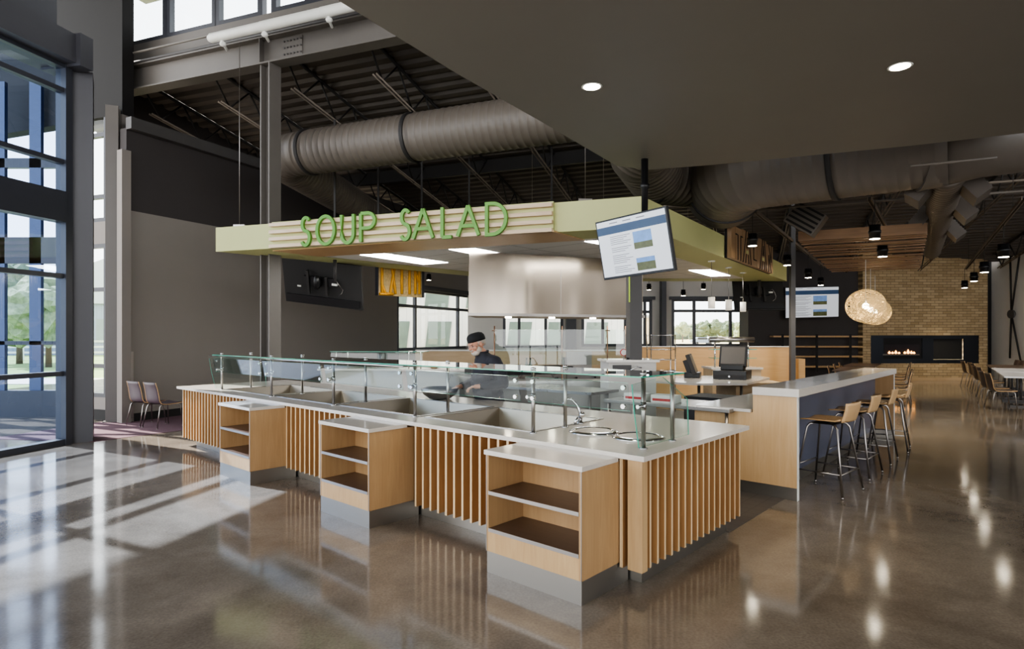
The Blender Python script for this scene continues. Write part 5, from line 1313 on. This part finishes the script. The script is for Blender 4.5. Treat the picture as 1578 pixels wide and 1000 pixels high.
for z in (.4, .8, 1.2): mb.box((0, 0, z), (34, .08, z+.14))
mb.obj('rail', 'white', t)
for i in range(12): MB().box((i*3, -.03, -.2), (i*3+.15, .12, 1.5)).obj('fence_post', 'white', t)
def tree(x, y, h, w_, mat, label, seed):
    t = thing('tree', label, 'tree', (x, y, -.15), 0, 'trees outside the windows'); rnd = random.Random(seed)
    MB().tube([(0, 0, 0), (0, 0, h*.45)], [.03*h, .02*h], 8).obj('trunk', 'bark', t)
    mb = MB()
    for k in range(9):
        c_ = (rnd.uniform(-.3, .3)*w_, rnd.uniform(-.3, .3)*w_, h*rnd.uniform(.4, .85)); r_ = w_*rnd.uniform(.2, .34)
        g = bmesh.ops.create_icosphere(mb.bm, subdivisions=3, radius=r_, matrix=Matrix.Translation(c_))
        for v in g['verts']:
            d_ = (v.co-V(c_)).normalized(); v.co += d_*r_*(noise.noise(v.co*(3.5/r_)*.5+V((seed, 0, 0)))*.5+rnd.uniform(-.06, .06))
    mb.obj('crown', mat, t)
tl = [(850, 130, 7, 4.6, 'leaf2', 'young green tree outside the window beside the exhaust hood'), (1052, 160, 5.8, 3.6, 'leaf2', 'pale green tree at the left of the big right back window'),
      (1092, 240, 7, 8, 'leaf', 'round dark tree in the middle of the big right back window'), (1116, 250, 6.6, 8, 'leaf', 'round dark tree behind the second mullion of the right back window'),
      (1143, 205, 6.4, 5.5, 'leaf2', 'tree at the right end of the big back window'), (1072, 260, 7, 8, 'leaf', 'distant tree left of the middle mullion of the right back window'), (990, 230, 9, 10, 'leaf', 'tree outside the narrow back window behind the column'),
      (30, 38, 6, 4.5, 'leaf', 'tree seen through the entrance glass at left'), (75, 34, 5.5, 4, 'leaf2', 'tree seen through the entrance glass at right')]
for k, (px, Y, h_, w_, m_, lb) in enumerate(tl): tree(px_at(px, Y), Y, h_, w_, m_, lb, k+1)
# shrubs belt and low hills
mb = MB()
def hill(u, v):
    x = -260+560*u; y = 332+60*v; return Vector((x, y, -2+(10+4*noise.noise(V((x*.02, 3, 0)))+2*noise.noise(V((x*.1, 7, 0))))*math.sin(PI*min(1, v*1.2))))
mb.grid(hill, 90, 8).obj('distant_hills', 'hill')['kind'] = 'structure'
mb = MB()
rnd = random.Random(3)
for i in range(46):
    x = rnd.uniform(-8, 130); y = rnd.uniform(262, 280); r_ = rnd.uniform(1.5, 3)
    g = bmesh.ops.create_icosphere(mb.bm, subdivisions=2, radius=r_, matrix=Matrix.Translation((x, y, r_*.5)))
    for v in g['verts']: v.co += V((rnd.uniform(-.3, .3), 0, rnd.uniform(-.3, .3)))
tag(mb.obj('hedgerow', 'leaf', None), 'distant belt of bushes along the field outside the back windows', 'bushes', kind='stuff')
for k, (px, Y, c_) in enumerate(((1098, 150, 'white'), (1082, 120, 'bldgray'), (1010, 140, 'steelpaint'))):
    t = thing('parked_car', ['white car parked outside the big right back window', 'grey car parked outside at the left of the right back window', 'dark car parked outside the narrow back window'][k], 'car', (px_at(px, Y), Y, -.1))
    MB().prism([(-2.1, .3), (2.1, .3), (2.15, .8), (1.3, .95), (.7, 1.4), (-1.0, 1.45), (-1.7, .98), (-2.15, .85)], -.85, .85, Matrix(((1, 0, 0, 0), (0, 0, 1, 0), (0, 1, 0, 0), (0, 0, 0, 1)))).obj('car_body', c_, t, bevel=.06)
    MB().box((-1.1, -.87, .98), (.75, .87, 1.34)).obj('side_glass', 'black', t)
    for x in (-1.3, 1.3):
        for y in (-.85, .85): MB().lathe([(.32, -.1), (.32, .1)], 16, mtx=Matrix.Translation((x, y, .22)) @ Matrix.Rotation(R(90), 4, 'X')).obj('wheel', 'black', t)

# ================================================================== LIGHT
w = bpy.data.worlds.new('World'); bpy.context.scene.world = w; w.use_nodes = True; nt = w.node_tree
bg = nt.nodes['Background']
tc = nd(nt, 'ShaderNodeTexCoord'); sx = nd(nt, 'ShaderNodeSeparateXYZ'); nt.links.new(tc.outputs['Generated'], sx.inputs[0])
cr = nd(nt, 'ShaderNodeValToRGB'); cr.color_ramp.elements[0].position = .0; cr.color_ramp.elements[0].color = (.97, .97, .965, 1); cr.color_ramp.elements[1].position = .6; cr.color_ramp.elements[1].color = (.84, .89, .96, 1)
nt.links.new(sx.outputs['Z'], cr.inputs[0]); nt.links.new(cr.outputs[0], bg.inputs[0]); bg.inputs[1].default_value = 4.2
def lamp(typ, name, loc, energy, col=(1, 1, 1), rot=None, target=None, **kw):
    l = bpy.data.lights.new(name, typ); l.energy = energy; l.color = col
    for k, v in kw.items(): setattr(l, k, v)
    o = bpy.data.objects.new(name, l); COL.objects.link(o); o.location = loc
    if target is not None: o.rotation_euler = (Vector(target)-Vector(loc)).to_track_quat('-Z', 'Y').to_euler()
    if rot: o.rotation_euler = rot
    return o
sd = Vector((.82, -.42, -.95))
lamp('SUN', 'sun', (0, 0, 20), 16.0, (1, .95, .86), target=Vector((0, 0, 20))+sd, angle=.012)
for i, (p, h) in enumerate(lampspots):
    lamp('SPOT', 'spot_lamp', (p.x, p.y, p.z-h*.6-.02), 200 if i < 10 else 120, (1, .88, .68), target=(p.x, p.y, 0), spot_size=R(95), spot_blend=.7, shadow_soft_size=.07)
for c_ in (bd(1334, 471.6, 15.0), bd(1348.5, 480.5, 19.0)):
    lamp('POINT', 'globe_lamp', c_+Vector((0, 0, -.05)), 35, (1, .78, .5), shadow_soft_size=.08)
# sky portals at the back windows guide daylight sampling; they emit nothing themselves
for loc, tgt, sx_, sy_ in (((3.5, YB-.25, 2.3), (3.5, 0, 2.3), 9.5, 2.4), ((-8.1, 6.5, 3.0), (4, 4.5, 3.0), 7, 6)):
    o = lamp('AREA', 'sky_portal', loc, 1, target=tgt, shape='RECTANGLE', size=sx_, size_y=sy_); o.data.cycles.is_portal = True

# ================================================================== CAMERA
cam = bpy.data.cameras.new('camera'); co = bpy.data.objects.new('camera', cam); COL.objects.link(co)
cam.sensor_fit = 'HORIZONTAL'; cam.sensor_width = 36; cam.lens = 36*FOC/1578
cam.shift_y = (HOR-500)/1578; cam.clip_end = 600; cam.clip_start = .05
co.location = (0, 0, EYE); co.rotation_euler = (R(90), 0, 0)
sc = bpy.context.scene; sc.camera = co
sc.view_settings.view_transform = 'AgX'; sc.view_settings.look = 'AgX - Medium High Contrast'; sc.view_settings.exposure = .22
sc.cycles.max_bounces = 8; sc.cycles.transparent_max_bounces = 24; sc.cycles.glossy_bounces = 4; sc.cycles.diffuse_bounces = 4
sc.cycles.caustics_reflective = False; sc.cycles.caustics_refractive = False; sc.cycles.sample_clamp_indirect = 6
sc.cycles.use_denoising = True
